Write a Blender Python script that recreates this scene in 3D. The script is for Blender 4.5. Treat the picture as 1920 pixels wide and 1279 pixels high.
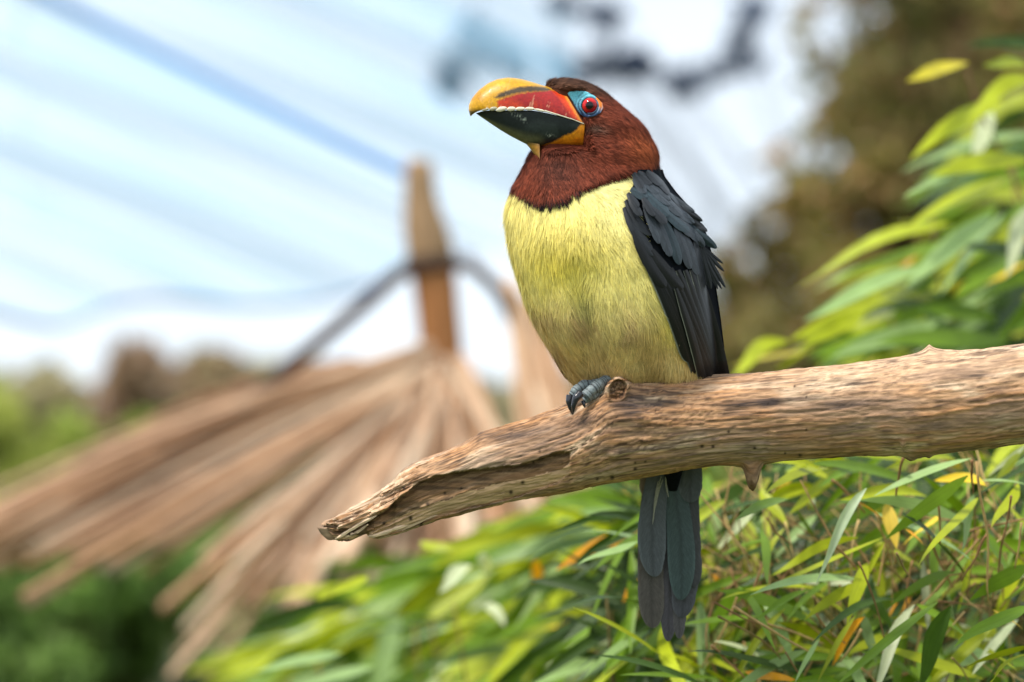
import bpy, math, random
import numpy as np
from mathutils import Vector, Matrix
from mathutils.bvhtree import BVHTree

random.seed(7)
RNG = np.random.default_rng(11)
scene = bpy.context.scene
COL = scene.collection
for o in list(bpy.data.objects):
    bpy.data.objects.remove(o)

# ------------------------------------------------------------------ camera
PITCH = math.radians(5.0)
FPX = 85.0 / 36.0 * 1920.0          # focal length in photograph pixels
D = 1.36                            # distance of the perch
CAM = np.array([0.0, 0.0, 1.45])
FWD = np.array([0.0, math.cos(PITCH), math.sin(PITCH)])
UPV = np.array([0.0, -math.sin(PITCH), math.cos(PITCH)])
RGT = np.array([1.0, 0.0, 0.0])
S = D / FPX                         # metres per pixel at the perch

cam = bpy.data.cameras.new('camera')
cam.lens = 85.0; cam.sensor_width = 36.0
cam.clip_start = 0.05; cam.clip_end = 2000.0
cam.dof.use_dof = True; cam.dof.focus_distance = D - 0.012; cam.dof.aperture_fstop = 4.0
camo = bpy.data.objects.new('camera', cam); COL.objects.link(camo)
camo.location = CAM; camo.rotation_euler = (math.pi / 2 + PITCH, 0, 0)
scene.camera = camo

# ------------------------------------------------------------------ sky and sun
SUN_EL, SUN_AZ = math.radians(60), math.radians(226)   # azimuth from +Y, clockwise
world = bpy.data.worlds.new('World'); scene.world = world; world.use_nodes = True
nt = world.node_tree; N = nt.nodes; Lk = nt.links
for n in list(N): N.remove(n)
wo = N.new('ShaderNodeOutputWorld'); bg = N.new('ShaderNodeBackground')
sky = N.new('ShaderNodeTexSky'); sky.sky_type = 'NISHITA'; sky.sun_disc = False
sky.sun_elevation = SUN_EL; sky.sun_rotation = SUN_AZ
sky.air_density = 1.0; sky.dust_density = 1.0
tc = N.new('ShaderNodeTexCoord'); cn = N.new('ShaderNodeTexNoise')
cn.inputs['Scale'].default_value = 2.6; cn.inputs['Detail'].default_value = 5.0
cr = N.new('ShaderNodeValToRGB')
cr.color_ramp.elements[0].position = 0.30; cr.color_ramp.elements[0].color = (0.62, 0.62, 0.62, 1)
cr.color_ramp.elements[1].position = 0.62; cr.color_ramp.elements[1].color = (0.97, 0.97, 0.97, 1)
mx = N.new('ShaderNodeMix'); mx.data_type = 'RGBA'
mx.inputs[7].default_value = (9.6, 10.6, 11.6, 1)
Lk.new(tc.outputs['Generated'], cn.inputs['Vector']); Lk.new(cn.outputs['Fac'], cr.inputs['Fac'])
Lk.new(cr.outputs['Color'], mx.inputs[0]); Lk.new(sky.outputs['Color'], mx.inputs[6])
Lk.new(mx.outputs[2], bg.inputs['Color']); bg.inputs['Strength'].default_value = 0.088
Lk.new(bg.outputs['Background'], wo.inputs['Surface'])

sl = bpy.data.lights.new('sun', 'SUN'); sl.energy = 2.9; sl.angle = math.radians(9); sl.color = (1.0, 0.95, 0.87)
so = bpy.data.objects.new('sun', sl); COL.objects.link(so)
sd = Vector((math.sin(SUN_AZ) * math.cos(SUN_EL), math.cos(SUN_AZ) * math.cos(SUN_EL), math.sin(SUN_EL)))
so.rotation_euler = sd.to_track_quat('Z', 'Y').to_euler(); so.location = (-3, -4, 6)

scene.view_settings.view_transform = 'Standard'; scene.view_settings.look = 'None'
scene.view_settings.exposure = 0.5; scene.view_settings.gamma = 1.0
scene.view_settings.use_curve_mapping = False
scene.cycles.use_denoising = True
scene.cycles.max_bounces = 8; scene.cycles.transparent_max_bounces = 16
scene.cycles.sample_clamp_indirect = 6.0

# ------------------------------------------------------------------ helpers
def P(px, py, depth):
    """world point(s) seen at photograph pixel (px,py) at a distance `depth` along the view axis"""
    px = np.asarray(px, float); py = np.asarray(py, float); depth = np.asarray(depth, float)
    a = (px - 960.0) / FPX * depth; b = (639.5 - py) / FPX * depth
    return CAM + depth[..., None] * FWD + a[..., None] * RGT + b[..., None] * UPV

def B(px, py, d):
    """same, with d in perch pixels behind (+) or before (-) the perch plane"""
    return P(px, py, D + np.asarray(d, float) * S)

def lin(r, g, b):
    def f(c):
        c /= 255.0
        return c / 12.92 if c <= 0.04045 else ((c + 0.055) / 1.055) ** 2.4
    return np.array([f(r), f(g), f(b)])

def _h(ix, iy, iz, seed):
    h = (ix * 374761393 + iy * 668265263 + iz * 2147483647 + seed * 1274126177) & 0xFFFFFFFF
    h = ((h ^ (h >> 13)) * 1274126177) & 0xFFFFFFFF
    h = ((h ^ (h >> 16)) * 2246822519) & 0xFFFFFFFF
    return ((h ^ (h >> 15)) & 0xFFFFFF) / float(0xFFFFFF)

def vn(x, y, z=0.0, seed=0):
    x, y, z = np.broadcast_arrays(np.asarray(x, float), np.asarray(y, float), np.asarray(z, float))
    ix, iy, iz = np.floor(x).astype(np.int64), np.floor(y).astype(np.int64), np.floor(z).astype(np.int64)
    fx, fy, fz = x - ix, y - iy, z - iz
    fx, fy, fz = (t * t * (3 - 2 * t) for t in (fx, fy, fz))
    r = 0
    for a in (0, 1):
        for b in (0, 1):
            for c in (0, 1):
                w = (fx if a else 1 - fx) * (fy if b else 1 - fy) * (fz if c else 1 - fz)
                r = r + w * _h(ix + a, iy + b, iz + c, seed)
    return r

def fbm(x, y, z=0.0, seed=0, o=4):
    r, a, t = 0, 1.0, 0
    for k in range(o):
        f = 2.03 ** k
        r = r + a * vn(np.asarray(x) * f, np.asarray(y) * f, np.asarray(z) * f, seed + k * 17); t += a; a *= 0.5
    return r / t

def sstep(a, b, x):
    t = np.clip((np.asarray(x, float) - a) / (b - a), 0, 1)
    return t * t * (3 - 2 * t)

def inpoly(px, py, poly):
    px = np.asarray(px, float); py = np.asarray(py, float)
    r = np.zeros(px.shape, bool); n = len(poly)
    for i in range(n):
        x0, y0 = poly[i]; x1, y1 = poly[(i + 1) % n]
        if y0 == y1: continue
        c = ((y0 > py) != (y1 > py)) & (px < (x1 - x0) * (py - y0) / (y1 - y0) + x0)
        r ^= c
    return r

def smooth_curve(xs, ys, q, sm):
    q = np.asarray(q, float); r = 0; w = 0
    for o in np.linspace(-1, 1, 9):
        g = math.exp(-2 * o * o); r = r + g * np.interp(q + o * sm, xs, ys); w += g
    return r / w

def link(o, parent=None):
    COL.objects.link(o)
    if parent is not None: o.parent = parent
    return o

def empty(name, loc, label=None, cat=None, group=None):
    o = bpy.data.objects.new(name, None); o.empty_display_size = 0.05
    o.location = Vector([float(c) for c in loc]); COL.objects.link(o)
    tag(o, label, cat, group)
    return o

def tag(o, label=None, cat=None, group=None, kind=None):
    if label: o['label'] = label
    if cat: o['category'] = cat
    if group: o['group'] = group
    if kind: o['kind'] = kind
    return o

def wloc(o):
    l = Vector((0, 0, 0))
    while o is not None:
        l = l + o.location; o = o.parent
    return np.array(l)

def mk(name, V, F, mat=None, parent=None, col=None, uv=None, smooth=True, origin=None, kind=None, label=None):
    """one mesh object from world-space vertices; F is a list of (n,3)/(n,4) index arrays"""
    V = np.asarray(V, np.float64).reshape(-1, 3)
    if isinstance(F, np.ndarray): F = [F]
    F = [np.asarray(f, np.int32) for f in F if len(f)]
    base = wloc(parent) if parent is not None else np.zeros(3)
    org = V.mean(0) if origin is None else np.asarray(origin, float)
    me = bpy.data.meshes.new(name)
    tot = np.concatenate([f.ravel() for f in F]); sizes = np.concatenate([np.full(len(f), f.shape[1], np.int32) for f in F])
    me.vertices.add(len(V)); me.vertices.foreach_set('co', (V - org).astype(np.float32).ravel())
    me.loops.add(len(tot)); me.loops.foreach_set('vertex_index', tot)
    me.polygons.add(len(sizes))
    st = np.zeros(len(sizes), np.int32); st[1:] = np.cumsum(sizes)[:-1]
    me.polygons.foreach_set('loop_start', st)
    me.update(calc_edges=True)
    me.polygons.foreach_set('use_smooth', np.full(len(sizes), smooth))
    if col is not None:
        a = me.color_attributes.new('Col', 'FLOAT_COLOR', 'POINT')
        c4 = np.ones((len(V), 4), np.float32); c4[:, :3] = col
        a.data.foreach_set('color', c4.ravel())
    if uv is not None:
        u = me.uv_layers.new(name='UVMap')
        u.data.foreach_set('uv', np.asarray(uv, np.float32)[tot].ravel())
    me.validate()
    o = bpy.data.objects.new(name, me)
    o.location = Vector([float(c) for c in (org - base)])
    if mat: me.materials.append(mat)
    link(o, parent)
    if kind: o['kind'] = kind
    if label: o['label'] = label
    return o

def grid(nu, nv, closed=False):
    i = np.arange(nu - 1)[:, None]; m = nv if closed else nv - 1
    j = np.arange(m)[None, :]; k = (j + 1) % nv
    return np.stack([i * nv + j, i * nv + k, (i + 1) * nv + k, (i + 1) * nv + j], -1).reshape(-1, 4)

def tube(pts, rad, n=10, caps=True, squash=1.0):
    """tube along world points; returns V, F"""
    pts = np.asarray(pts, float); rad = np.broadcast_to(np.asarray(rad, float), (len(pts),))
    T = np.gradient(pts, axis=0); T /= np.linalg.norm(T, axis=1)[:, None] + 1e-12
    ref = np.array([0.03, -1.0, 0.02]) if abs(T[:, 1]).mean() < 0.8 else np.array([0, 0, 1.0])
    A = np.cross(T, ref); A /= np.linalg.norm(A, axis=1)[:, None] + 1e-12
    Bn = np.cross(T, A)
    th = np.linspace(0, 2 * np.pi, n, endpoint=False)
    V = pts[:, None, :] + rad[:, None, None] * (np.cos(th)[None, :, None] * A[:, None, :] + squash * np.sin(th)[None, :, None] * Bn[:, None, :])
    V = V.reshape(-1, 3); F = [grid(len(pts), n, True)]
    if caps:
        k = len(V); V = np.vstack([V, pts[0], pts[-1]])
        j = np.arange(n); e = (len(pts) - 1) * n
        F.append(np.stack([np.full(n, k), (j + 1) % n, j], -1)); F.append(np.stack([np.full(n, k + 1), e + j, e + (j + 1) % n], -1))
    return V, F

class Bag:
    """collects several pieces into one mesh"""
    def __init__(s): s.V = []; s.F = []; s.C = []; s.U = []; s.n = 0
    def add(s, V, F, c=None, u=None):
        if isinstance(F, np.ndarray): F = [F]
        for f in F: s.F.append(np.asarray(f) + s.n)
        s.V.append(V); s.n += len(V)
        if c is not None: s.C.append(np.broadcast_to(np.asarray(c, float), (len(V), 3)))
        if u is not None: s.U.append(u)
    def build(s, name, mat, parent=None, **k):
        return mk(name, np.vstack(s.V), s.F, mat, parent, col=np.vstack(s.C) if s.C else None, uv=np.vstack(s.U) if s.U else None, **k)

# ------------------------------------------------------------------ materials
def new_mat(name):
    m = bpy.data.materials.new(name); m.use_nodes = True
    t = m.node_tree; p = t.nodes['Principled BSDF']
    return m, t, p

def noise_node(t, scale, detail=4, rough=0.6, vec=None):
    n = t.nodes.new('ShaderNodeTexNoise'); n.inputs['Scale'].default_value = scale
    n.inputs['Detail'].default_value = detail; n.inputs['Roughness'].default_value = rough
    if vec is not None: t.links.new(vec, n.inputs['Vector'])
    return n

def ramp(t, src, lo, hi, p0=0.3, p1=0.7):
    r = t.nodes.new('ShaderNodeValToRGB'); e = r.color_ramp.elements
    e[0].position = p0; e[0].color = (lo, lo, lo, 1); e[1].position = p1; e[1].color = (hi, hi, hi, 1)
    t.links.new(src, r.inputs['Fac']); return r

def mulcol(t, a, b):
    m = t.nodes.new('ShaderNodeMix'); m.data_type = 'RGBA'; m.blend_type = 'MULTIPLY'; m.inputs[0].default_value = 1.0
    t.links.new(a, m.inputs[6]); t.links.new(b, m.inputs[7]); return m.outputs[2]

def obj_coord(t, scale=(1, 1, 1)):
    c = t.nodes.new('ShaderNodeTexCoord'); m = t.nodes.new('ShaderNodeMapping'); m.inputs['Scale'].default_value = scale
    t.links.new(c.outputs['Object'], m.inputs['Vector']); return m.outputs['Vector']

def attr_mat(name, rough=0.6, spec=0.4, nscale=300, nlo=0.85, nhi=1.15, bump=0.0, bscale=400, stretch=(1, 1, 1), coat=0.0, sheen=0.0, transl=0.0):
    m, t, p = new_mat(name)
    a = t.nodes.new('ShaderNodeAttribute'); a.attribute_name = 'Col'
    v = obj_coord(t, stretch)
    n = noise_node(t, nscale, 5, 0.6, v); r = ramp(t, n.outputs['Fac'], nlo, nhi)
    c = mulcol(t, a.outputs['Color'], r.outputs['Color'])
    t.links.new(c, p.inputs['Base Color'])
    p.inputs['Roughness'].default_value = rough; p.inputs['Specular IOR Level'].default_value = spec
    p.inputs['Coat Weight'].default_value = coat; p.inputs['Coat Roughness'].default_value = 0.08
    p.inputs['Sheen Weight'].default_value = sheen
    if bump:
        n2 = noise_node(t, bscale, 6, 0.65, v)
        bn = t.nodes.new('ShaderNodeBump'); bn.inputs['Strength'].default_value = bump; bn.inputs['Distance'].default_value = 0.0006
        t.links.new(n2.outputs['Fac'], bn.inputs['Height']); t.links.new(bn.outputs['Normal'], p.inputs['Normal'])
    if transl:
        tr = t.nodes.new('ShaderNodeBsdfTranslucent'); ms = t.nodes.new('ShaderNodeMixShader'); ms.inputs[0].default_value = transl
        t.links.new(c, tr.inputs['Color']); t.links.new(p.outputs[0], ms.inputs[1]); t.links.new(tr.outputs[0], ms.inputs[2])
        t.links.new(ms.outputs[0], t.nodes['Material Output'].inputs['Surface'])
    return m

def leaf_mat(name, src, transl=0.26, rough=0.42):
    """long blade leaf: colour from the object or a colour attribute, fine parallel veins along the blade"""
    m, t, p = new_mat(name)
    if src == 'object':
        a = t.nodes.new('ShaderNodeObjectInfo'); co = a.outputs['Color']
    else:
        a = t.nodes.new('ShaderNodeAttribute'); a.attribute_name = 'Col'; co = a.outputs['Color']
    uv = t.nodes.new('ShaderNodeUVMap'); uv.uv_map = 'UVMap'
    mp = t.nodes.new('ShaderNodeMapping'); mp.inputs['Scale'].default_value = (1.2, 26, 1)
    t.links.new(uv.outputs['UV'], mp.inputs['Vector'])
    n = noise_node(t, 1.0, 3, 0.6, mp.outputs['Vector']); r = ramp(t, n.outputs['Fac'], 0.78, 1.2)
    c = mulcol(t, co, r.outputs['Color'])
    n3 = noise_node(t, 60, 3, 0.5, obj_coord(t)); r3 = ramp(t, n3.outputs['Fac'], 0.85, 1.12)
    c = mulcol(t, c, r3.outputs['Color'])
    # dry brown tips
    sx = t.nodes.new('ShaderNodeSeparateXYZ'); t.links.new(uv.outputs['UV'], sx.inputs[0])
    n4 = noise_node(t, 35, 3, 0.6, obj_coord(t)); ad = t.nodes.new('ShaderNodeMath'); ad.operation = 'MULTIPLY_ADD'; ad.inputs[1].default_value = 0.35
    t.links.new(n4.outputs['Fac'], ad.inputs[0]); t.links.new(sx.outputs[0], ad.inputs[2])
    rt_ = ramp(t, ad.outputs[0], 0.0, 0.85, 1.10, 1.17); mt = t.nodes.new('ShaderNodeMix'); mt.data_type = 'RGBA'
    mt.inputs[7].default_value = (*lin(196, 160, 96), 1); t.links.new(rt_.outputs['Color'], mt.inputs[0]); t.links.new(c, mt.inputs[6]); c = mt.outputs[2]
    t.links.new(c, p.inputs['Base Color']); p.inputs['Roughness'].default_value = rough
    p.inputs['Specular IOR Level'].default_value = 0.36
    bn = t.nodes.new('ShaderNodeBump'); bn.inputs['Strength'].default_value = 0.25; bn.inputs['Distance'].default_value = 0.0005
    t.links.new(n.outputs['Fac'], bn.inputs['Height']); t.links.new(bn.outputs['Normal'], p.inputs['Normal'])
    tr = t.nodes.new('ShaderNodeBsdfTranslucent'); ms = t.nodes.new('ShaderNodeMixShader'); ms.inputs[0].default_value = transl
    wc = t.nodes.new('ShaderNodeMix'); wc.data_type = 'RGBA'; wc.blend_type = 'MULTIPLY'; wc.inputs[0].default_value = 1.0
    wc.inputs[7].default_value = (1.15, 1.1, 0.45, 1); t.links.new(c, wc.inputs[6])
    t.links.new(wc.outputs[2], tr.inputs['Color']); t.links.new(p.outputs[0], ms.inputs[1]); t.links.new(tr.outputs[0], ms.inputs[2])
    t.links.new(ms.outputs[0], t.nodes['Material Output'].inputs['Surface'])
    return m

M_plume = attr_mat('plumage', rough=0.75, spec=0.15, nscale=260, nlo=0.9, nhi=1.1, sheen=0.0, transl=0.15)
M_skin = attr_mat('plumage_skin', rough=0.9, spec=0.05)
M_beak = attr_mat('beak_horn', rough=0.4, spec=0.32, nscale=700, nlo=0.72, nhi=1.18, bump=0.22, bscale=500, coat=0.08)
M_tooth = attr_mat('beak_tooth', rough=0.4, spec=0.5, nscale=900, nlo=0.75, nhi=1.1)
M_eyeskin = attr_mat('eye_skin', rough=0.5, spec=0.4, nscale=1200, nlo=0.75, nhi=1.2, bump=0.5, bscale=1300)
M_eye = attr_mat('eye_ball', rough=0.10, spec=0.35, nscale=1500, nlo=0.85, nhi=1.1, coat=0.15)
M_toe = attr_mat('scaly_foot', rough=0.5, spec=0.4, nscale=900, nlo=0.6, nhi=1.35, bump=0.5, bscale=900)
M_claw = attr_mat('claw', rough=0.25, spec=0.6, nscale=500)
M_wood = attr_mat('weathered_wood', rough=0.8, spec=0.2, nscale=90, nlo=0.62, nhi=1.3, bump=0.8, bscale=160, stretch=(0.25, 5, 5))
M_slat = attr_mat('dry_slat', rough=0.8, spec=0.2, nscale=30, nlo=0.75, nhi=1.2, bump=0.3, bscale=60)
M_post = attr_mat('post_wood', rough=0.8, spec=0.2, nscale=18, nlo=0.65, nhi=1.25, bump=0.4, bscale=30, stretch=(2, 2, 0.5))
M_twig = attr_mat('twig_bark', rough=0.7, spec=0.25, nscale=200, nlo=0.7, nhi=1.25)
M_bark = attr_mat('tree_bark', rough=0.85, spec=0.15, nscale=9, nlo=0.6, nhi=1.3, bump=0.5, bscale=15, stretch=(2, 2, 0.4))
M_crown = attr_mat('tree_leaf', rough=0.5, spec=0.35, nscale=6, nlo=0.8, nhi=1.2, transl=0.35)
M_leafO = leaf_mat('bamboo_leaf', 'object')
M_leafA = leaf_mat('bamboo_leaf_mass', 'attr')

def feather_mat():
    m, t, p = new_mat('flight_feather')
    a = t.nodes.new('ShaderNodeAttribute'); a.attribute_name = 'Col'
    uv = t.nodes.new('ShaderNodeUVMap'); uv.uv_map = 'UVMap'
    # barbs run obliquely from the shaft: |u| sheared along the length
    sep = t.nodes.new('ShaderNodeSeparateXYZ'); t.links.new(uv.outputs['UV'], sep.inputs[0])
    ab = t.nodes.new('ShaderNodeMath'); ab.operation = 'ABSOLUTE'; t.links.new(sep.outputs[0], ab.inputs[0])
    sh = t.nodes.new('ShaderNodeMath'); sh.operation = 'MULTIPLY_ADD'; sh.inputs[1].default_value = -0.9
    t.links.new(ab.outputs[0], sh.inputs[0]); t.links.new(sep.outputs[1], sh.inputs[2])
    cb = t.nodes.new('ShaderNodeCombineXYZ'); t.links.new(sh.outputs[0], cb.inputs[0])
    mp = t.nodes.new('ShaderNodeMath'); mp.operation = 'MULTIPLY'; mp.inputs[1].default_value = 0.25
    t.links.new(sep.outputs[0], mp.inputs[0]); t.links.new(mp.outputs[0], cb.inputs[1])
    n = noise_node(t, 11, 3, 0.75, cb.outputs[0]); r = ramp(t, n.outputs['Fac'], 0.6, 1.5)
    c = mulcol(t, a.outputs['Color'], r.outputs['Color'])
    t.links.new(c, p.inputs['Base Color'])
    p.inputs['Roughness'].default_value = 0.45; p.inputs['Specular IOR Level'].default_value = 0.32
    p.inputs['Sheen Weight'].default_value = 0.03; p.inputs['Sheen Roughness'].default_value = 0.4
    p.inputs['Sheen Tint'].default_value = (0.6, 0.75, 0.9, 1)
    bn = t.nodes.new('ShaderNodeBump'); bn.inputs['Strength'].default_value = 0.4; bn.inputs['Distance'].default_value = 0.0003
    t.links.new(n.outputs['Fac'], bn.inputs['Height']); t.links.new(bn.outputs['Normal'], p.inputs['Normal'])
    return m
M_feather = feather_mat()

# ================================================================== GROUND
def make_ground():
    n = 90
    r = np.concatenate([[0.0], np.geomspace(0.6, 900, n - 1)]); a = np.linspace(0, 2 * np.pi, 72, endpoint=False)
    X = r[:, None] * np.cos(a); Y = r[:, None] * np.sin(a)
    Z = 0.04 * (fbm(X * 0.5 + 50, Y * 0.5 + 50, 0, 3) - 0.5) * np.clip(r[:, None], 0, 3)
    V = np.stack([X, Y, Z], -1).reshape(-1, 3)
    m, t, p = new_mat('grass_ground')
    v = obj_coord(t); n1 = noise_node(t, 0.9, 8, 0.7, v); r1 = t.nodes.new('ShaderNodeValToRGB')
    e = r1.color_ramp.elements; e[0].position = 0.35; e[0].color = (0.035, 0.06, 0.015, 1); e[1].position = 0.68; e[1].color = (0.12, 0.15, 0.04, 1)
    t.links.new(n1.outputs['Fac'], r1.inputs['Fac']); n2 = noise_node(t, 60, 4, 0.7, v); r2 = ramp(t, n2.outputs['Fac'], 0.6, 1.3)
    t.links.new(mulcol(t, r1.outputs['Color'], r2.outputs['Color']), p.inputs['Base Color']); p.inputs['Roughness'].default_value = 0.95
    o = mk('ground', V, grid(n, 72, True), m, origin=(0, 0, 0)); o['kind'] = 'structure'
make_ground()

# ================================================================== TREES AND SHRUBS
def leaf_cloud(cent, rad, n, size, cols, seed, elong=1.7, flat=0.9):
    """n small folded leaves spread round clump centres"""
    g = np.random.default_rng(seed)
    k = g.integers(0, len(cent), n)
    d = g.normal(size=(n, 3)); d /= np.linalg.norm(d, axis=1)[:, None]
    rr = g.random(n) ** 0.45
    p = cent[k] + d * (rr * rad[k])[:, None] * np.array([1, 1, flat])
    ax = g.normal(size=(n, 3)); ax[:, 2] -= 0.5; ax /= np.linalg.norm(ax, axis=1)[:, None]
    nn = g.normal(size=(n, 3)); nn[:, 2] += 1.0
    sd_ = np.cross(ax, nn); sd_ /= np.linalg.norm(sd_, axis=1)[:, None]
    up = np.cross(sd_, ax)
    L = size * (0.6 + 0.8 * g.random(n)); W = L / elong * 0.5
    v0 = p; v1 = p + ax * (L * 0.5)[:, None] + sd_ * W[:, None] + up * (0.15 * W)[:, None]
    v2 = p + ax * L[:, None] - up * (0.2 * L)[:, None]; v3 = p + ax * (L * 0.5)[:, None] - sd_ * W[:, None] + up * (0.15 * W)[:, None]
    V = np.stack([v0, v1, v2, v3], 1).reshape(-1, 3)
    i = np.arange(n)[:, None] * 4
    F = np.concatenate([i + [0, 1, 2], i + [0, 2, 3]])
    cc = np.asarray(cols)[g.integers(0, len(cols), n)] * (0.7 + 0.6 * g.random(n))[:, None]
    cc = cc * (0.75 + 0.5 * g.random(len(cent))[k])[:, None]
    return V, F, np.repeat(cc, 4, 0)

def plant(name, base, cent, rad, nleaf, lsize, cols, label, cat, trunk_r, bark, seed, group=None, elong=1.7, multi=False, gaps=None, limb=1.0):
    g = np.random.default_rng(seed); base = np.asarray(base, float); cent = np.asarray(cent, float); rad = np.asarray(rad, float)
    root = empty(name, base, label, cat, group)
    bag = Bag(); top = cent.mean(0)
    fork = base + (top - base) * 0.45
    if not multi:
        t = np.linspace(0, 1, 10)[:, None]
        pts = base * (1 - t) + (fork + (top - base) * 0.25) * t + np.sin(t * 5 + seed) * trunk_r * np.array([0.7, 0.4, 0]); pts[0] = base - [0, 0, 0.05]
        V, F = tube(pts, trunk_r * np.linspace(1.15, 0.5, 10), 12); bag.add(V, F, bark)
    for c in cent:
        s_ = base + g.normal(size=3) * [0.1, 0.1, 0] if multi else base * 0.5 + fork * 0.5 + (fork - base) * g.random() * 0.6
        mid = (s_ + c) * 0.5 + g.normal(size=3) * np.linalg.norm(c - s_) * 0.07
        t = np.linspace(0, 1, 7)[:, None]
        pts = s_ * (1 - t) ** 2 + 2 * mid * t * (1 - t) + c * t * t
        V, F = tube(pts, limb * trunk_r * np.linspace(0.4, 0.08, 7), 7); bag.add(V, F, bark)
        for _ in range(3):
            e = c + g.normal(size=3) * 0.5 * rad.mean(); q = pts[4]
            V, F = tube(np.array([q, (q + e) / 2 + g.normal(size=3) * 0.04, e]), limb * trunk_r * np.array([0.12, 0.08, 0.03]), 5); bag.add(V, F, bark)
    bag.build('trunk', M_bark, root)
    V, F, C = leaf_cloud(cent, rad, nleaf, lsize, cols, seed + 5, elong)
    if gaps is not None:      # openings in the crown where sky shows through
        m4 = V.reshape(-1, 4, 3).mean(1); ok = np.ones(len(m4), bool)
        for q_, r_ in gaps: ok &= (((m4 - q_) / np.array([r_, 14 * r_, r_])) ** 2).sum(1) > 1
        V = V.reshape(-1, 4, 3)[ok].reshape(-1, 3); C = C.reshape(-1, 4, 3)[ok].reshape(-1, 3)
        i_ = np.arange(int(ok.sum()))[:, None] * 4; F = np.concatenate([i_ + [0, 1, 2], i_ + [0, 2, 3]])
    mk('crown', V, F, M_crown, root, col=C, smooth=False, kind='stuff')
    return root

def clumps(pts, depth_jit, seed, r, per=3, spread=60):
    """clump centres round a list of (px,py,depth)"""
    g = np.random.default_rng(seed); c = []; rr = []
    for (x, y, d) in pts:
        for _ in range(per):
            c.append(P(x + g.normal() * spread, y + g.normal() * spread, d + g.normal() * depth_jit)); rr.append(r * (0.6 + 0.7 * g.random()))
    return np.array(c), np.array(rr)

def gnd(px, depth):
    q = P(px, 640, depth); return np.array([q[0], q[1], 0.0])

OLIVE = [lin(148, 142, 74), lin(132, 120, 64), lin(156, 136, 84), lin(118, 120, 56)]
# big olive tree filling the right background
pts = []
g0 = np.random.default_rng(3)
edge = lambda y: np.interp(y, [-250, 0, 150, 300, 420, 560, 700, 900], [1550, 1555, 1520, 1440, 1350, 1345, 1340, 1330])
for y in np.arange(-220, 900, 62):
    for x in np.arange(1340, 2250, 80):
        if x > edge(y) + 25 + g0.normal() * 25: pts.append((x, y, 9.5 + 0.5 * g0.normal()))
c, r = clumps(pts, 0.5, 5, 0.17, 1, 22)
GAPS = [(P(x_, y_, 9.5), r_) for x_, y_, r_ in [(a_, b_, 1.2 * c_) for a_, b_, c_ in [(1430, 335, .07), (1495, 300, .05), (1520, 170, .06), (1560, 95, .05), (1590, 30, .06), (1600, 130, .045), (1655, 130, .04), (1580, 225, .045), (1885, 40, .075), (1860, 95, .05), (1820, 110, .05), (1910, 110, .05), (1345, 415, .06), (1440, 420, .05), (1400, 500, .04), (1480, 230, .06), (1540, 60, .05), (1635, 20, .05), (1390, 380, .06), (1650, 215, .035), (1700, 60, .035), (1500, 400, .035), (1420, 560, .04), (1460, 500, .03), (1560, 330, .035), (1760, 30, .03)]]]
plant('broadleaf_tree', gnd(1900, 9.6), c, r, 40000, 0.075, OLIVE + [lin(176, 136, 96)], 'large olive brown tree filling the blurred background behind the bamboo', 'tree', 0.16, lin(90, 70, 50), 21, gaps=GAPS, limb=.25)

# thin dark sprays of a second tree against the bright sky
pts = [(1080, 15, 12), (1110, 5, 12), (1140, 20, 12), (890, 50, 12), (905, 85, 12), (950, 105, 12), (985, 125, 12), (1035, 110, 12), (1055, 135, 12), (1110, 100, 12), (1130, 125, 12), (1190, 110, 12), (1200, 140, 12),
       (843, 140, 12), (850, 160, 12), (1270, 130, 12), (1290, 170, 12), (1400, 60, 12), (1430, 15, 12), (1340, 130, 12), (1390, 115, 12)]
c, r = clumps(pts, 0.12, 8, 0.085, 2, 12)
plant('sparse_tree', gnd(2100, 12.6), c, r, 2300, 0.05, [lin(48, 70, 108), lin(58, 78, 108), lin(44, 56, 78)], 'sparse tree with dark leaf sprays against the pale sky above the bird', 'tree', 0.06, lin(70, 78, 96), 31, limb=.2)

# distant line of trees at the left
FAR = [lin(176, 168, 126), lin(160, 156, 114), lin(180, 164, 132)]
RED = [lin(184, 156, 126), lin(174, 144, 118)]
def far_tree(x, top, w, dep, cols, seed, label, n=7000):
    base = gnd(x, dep); g = np.random.default_rng(seed); pts = []
    for _ in range(24):
        a = g.random(); pts.append((x + g.normal() * w * 0.40 * (1 - 0.45 * a), 1000 - (1000 - top) * (0.25 + 0.75 * a) + 25, dep))
    c, r = clumps(pts, dep * 0.02, seed, dep * w / FPX * 0.27, 1, 4)
    plant('distant_tree', base, c, r, n, dep * 0.008, cols, label, 'tree', dep * 0.006, lin(95, 80, 66), seed, 'trees along the far left horizon')
far_tree(-90, 690, 200, 30, FAR, 41, 'far grey olive tree at the end of the tree line')
far_tree(70, 690, 170, 27, FAR, 42, 'far grey olive tree between its fellow and the russet tree')
far_tree(250, 655, 150, 26, RED, 43, 'far russet tree with a pointed crown in the tree line')
far_tree(395, 672, 160, 28, RED + FAR[:1], 44, 'far brownish tree behind the dark roof rod')
far_tree(560, 690, 190, 30, FAR, 45, 'far olive tree behind the slat roof')
far_tree(760, 720, 190, 31, FAR, 46, 'far olive tree seen between slat roof and post')
far_tree(930, 730, 170, 29, FAR, 47, 'far olive tree to the right of the roof post')
far_tree(1120, 700, 190, 28, FAR, 48, 'far olive tree hidden mostly behind the perched bird')

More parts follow.
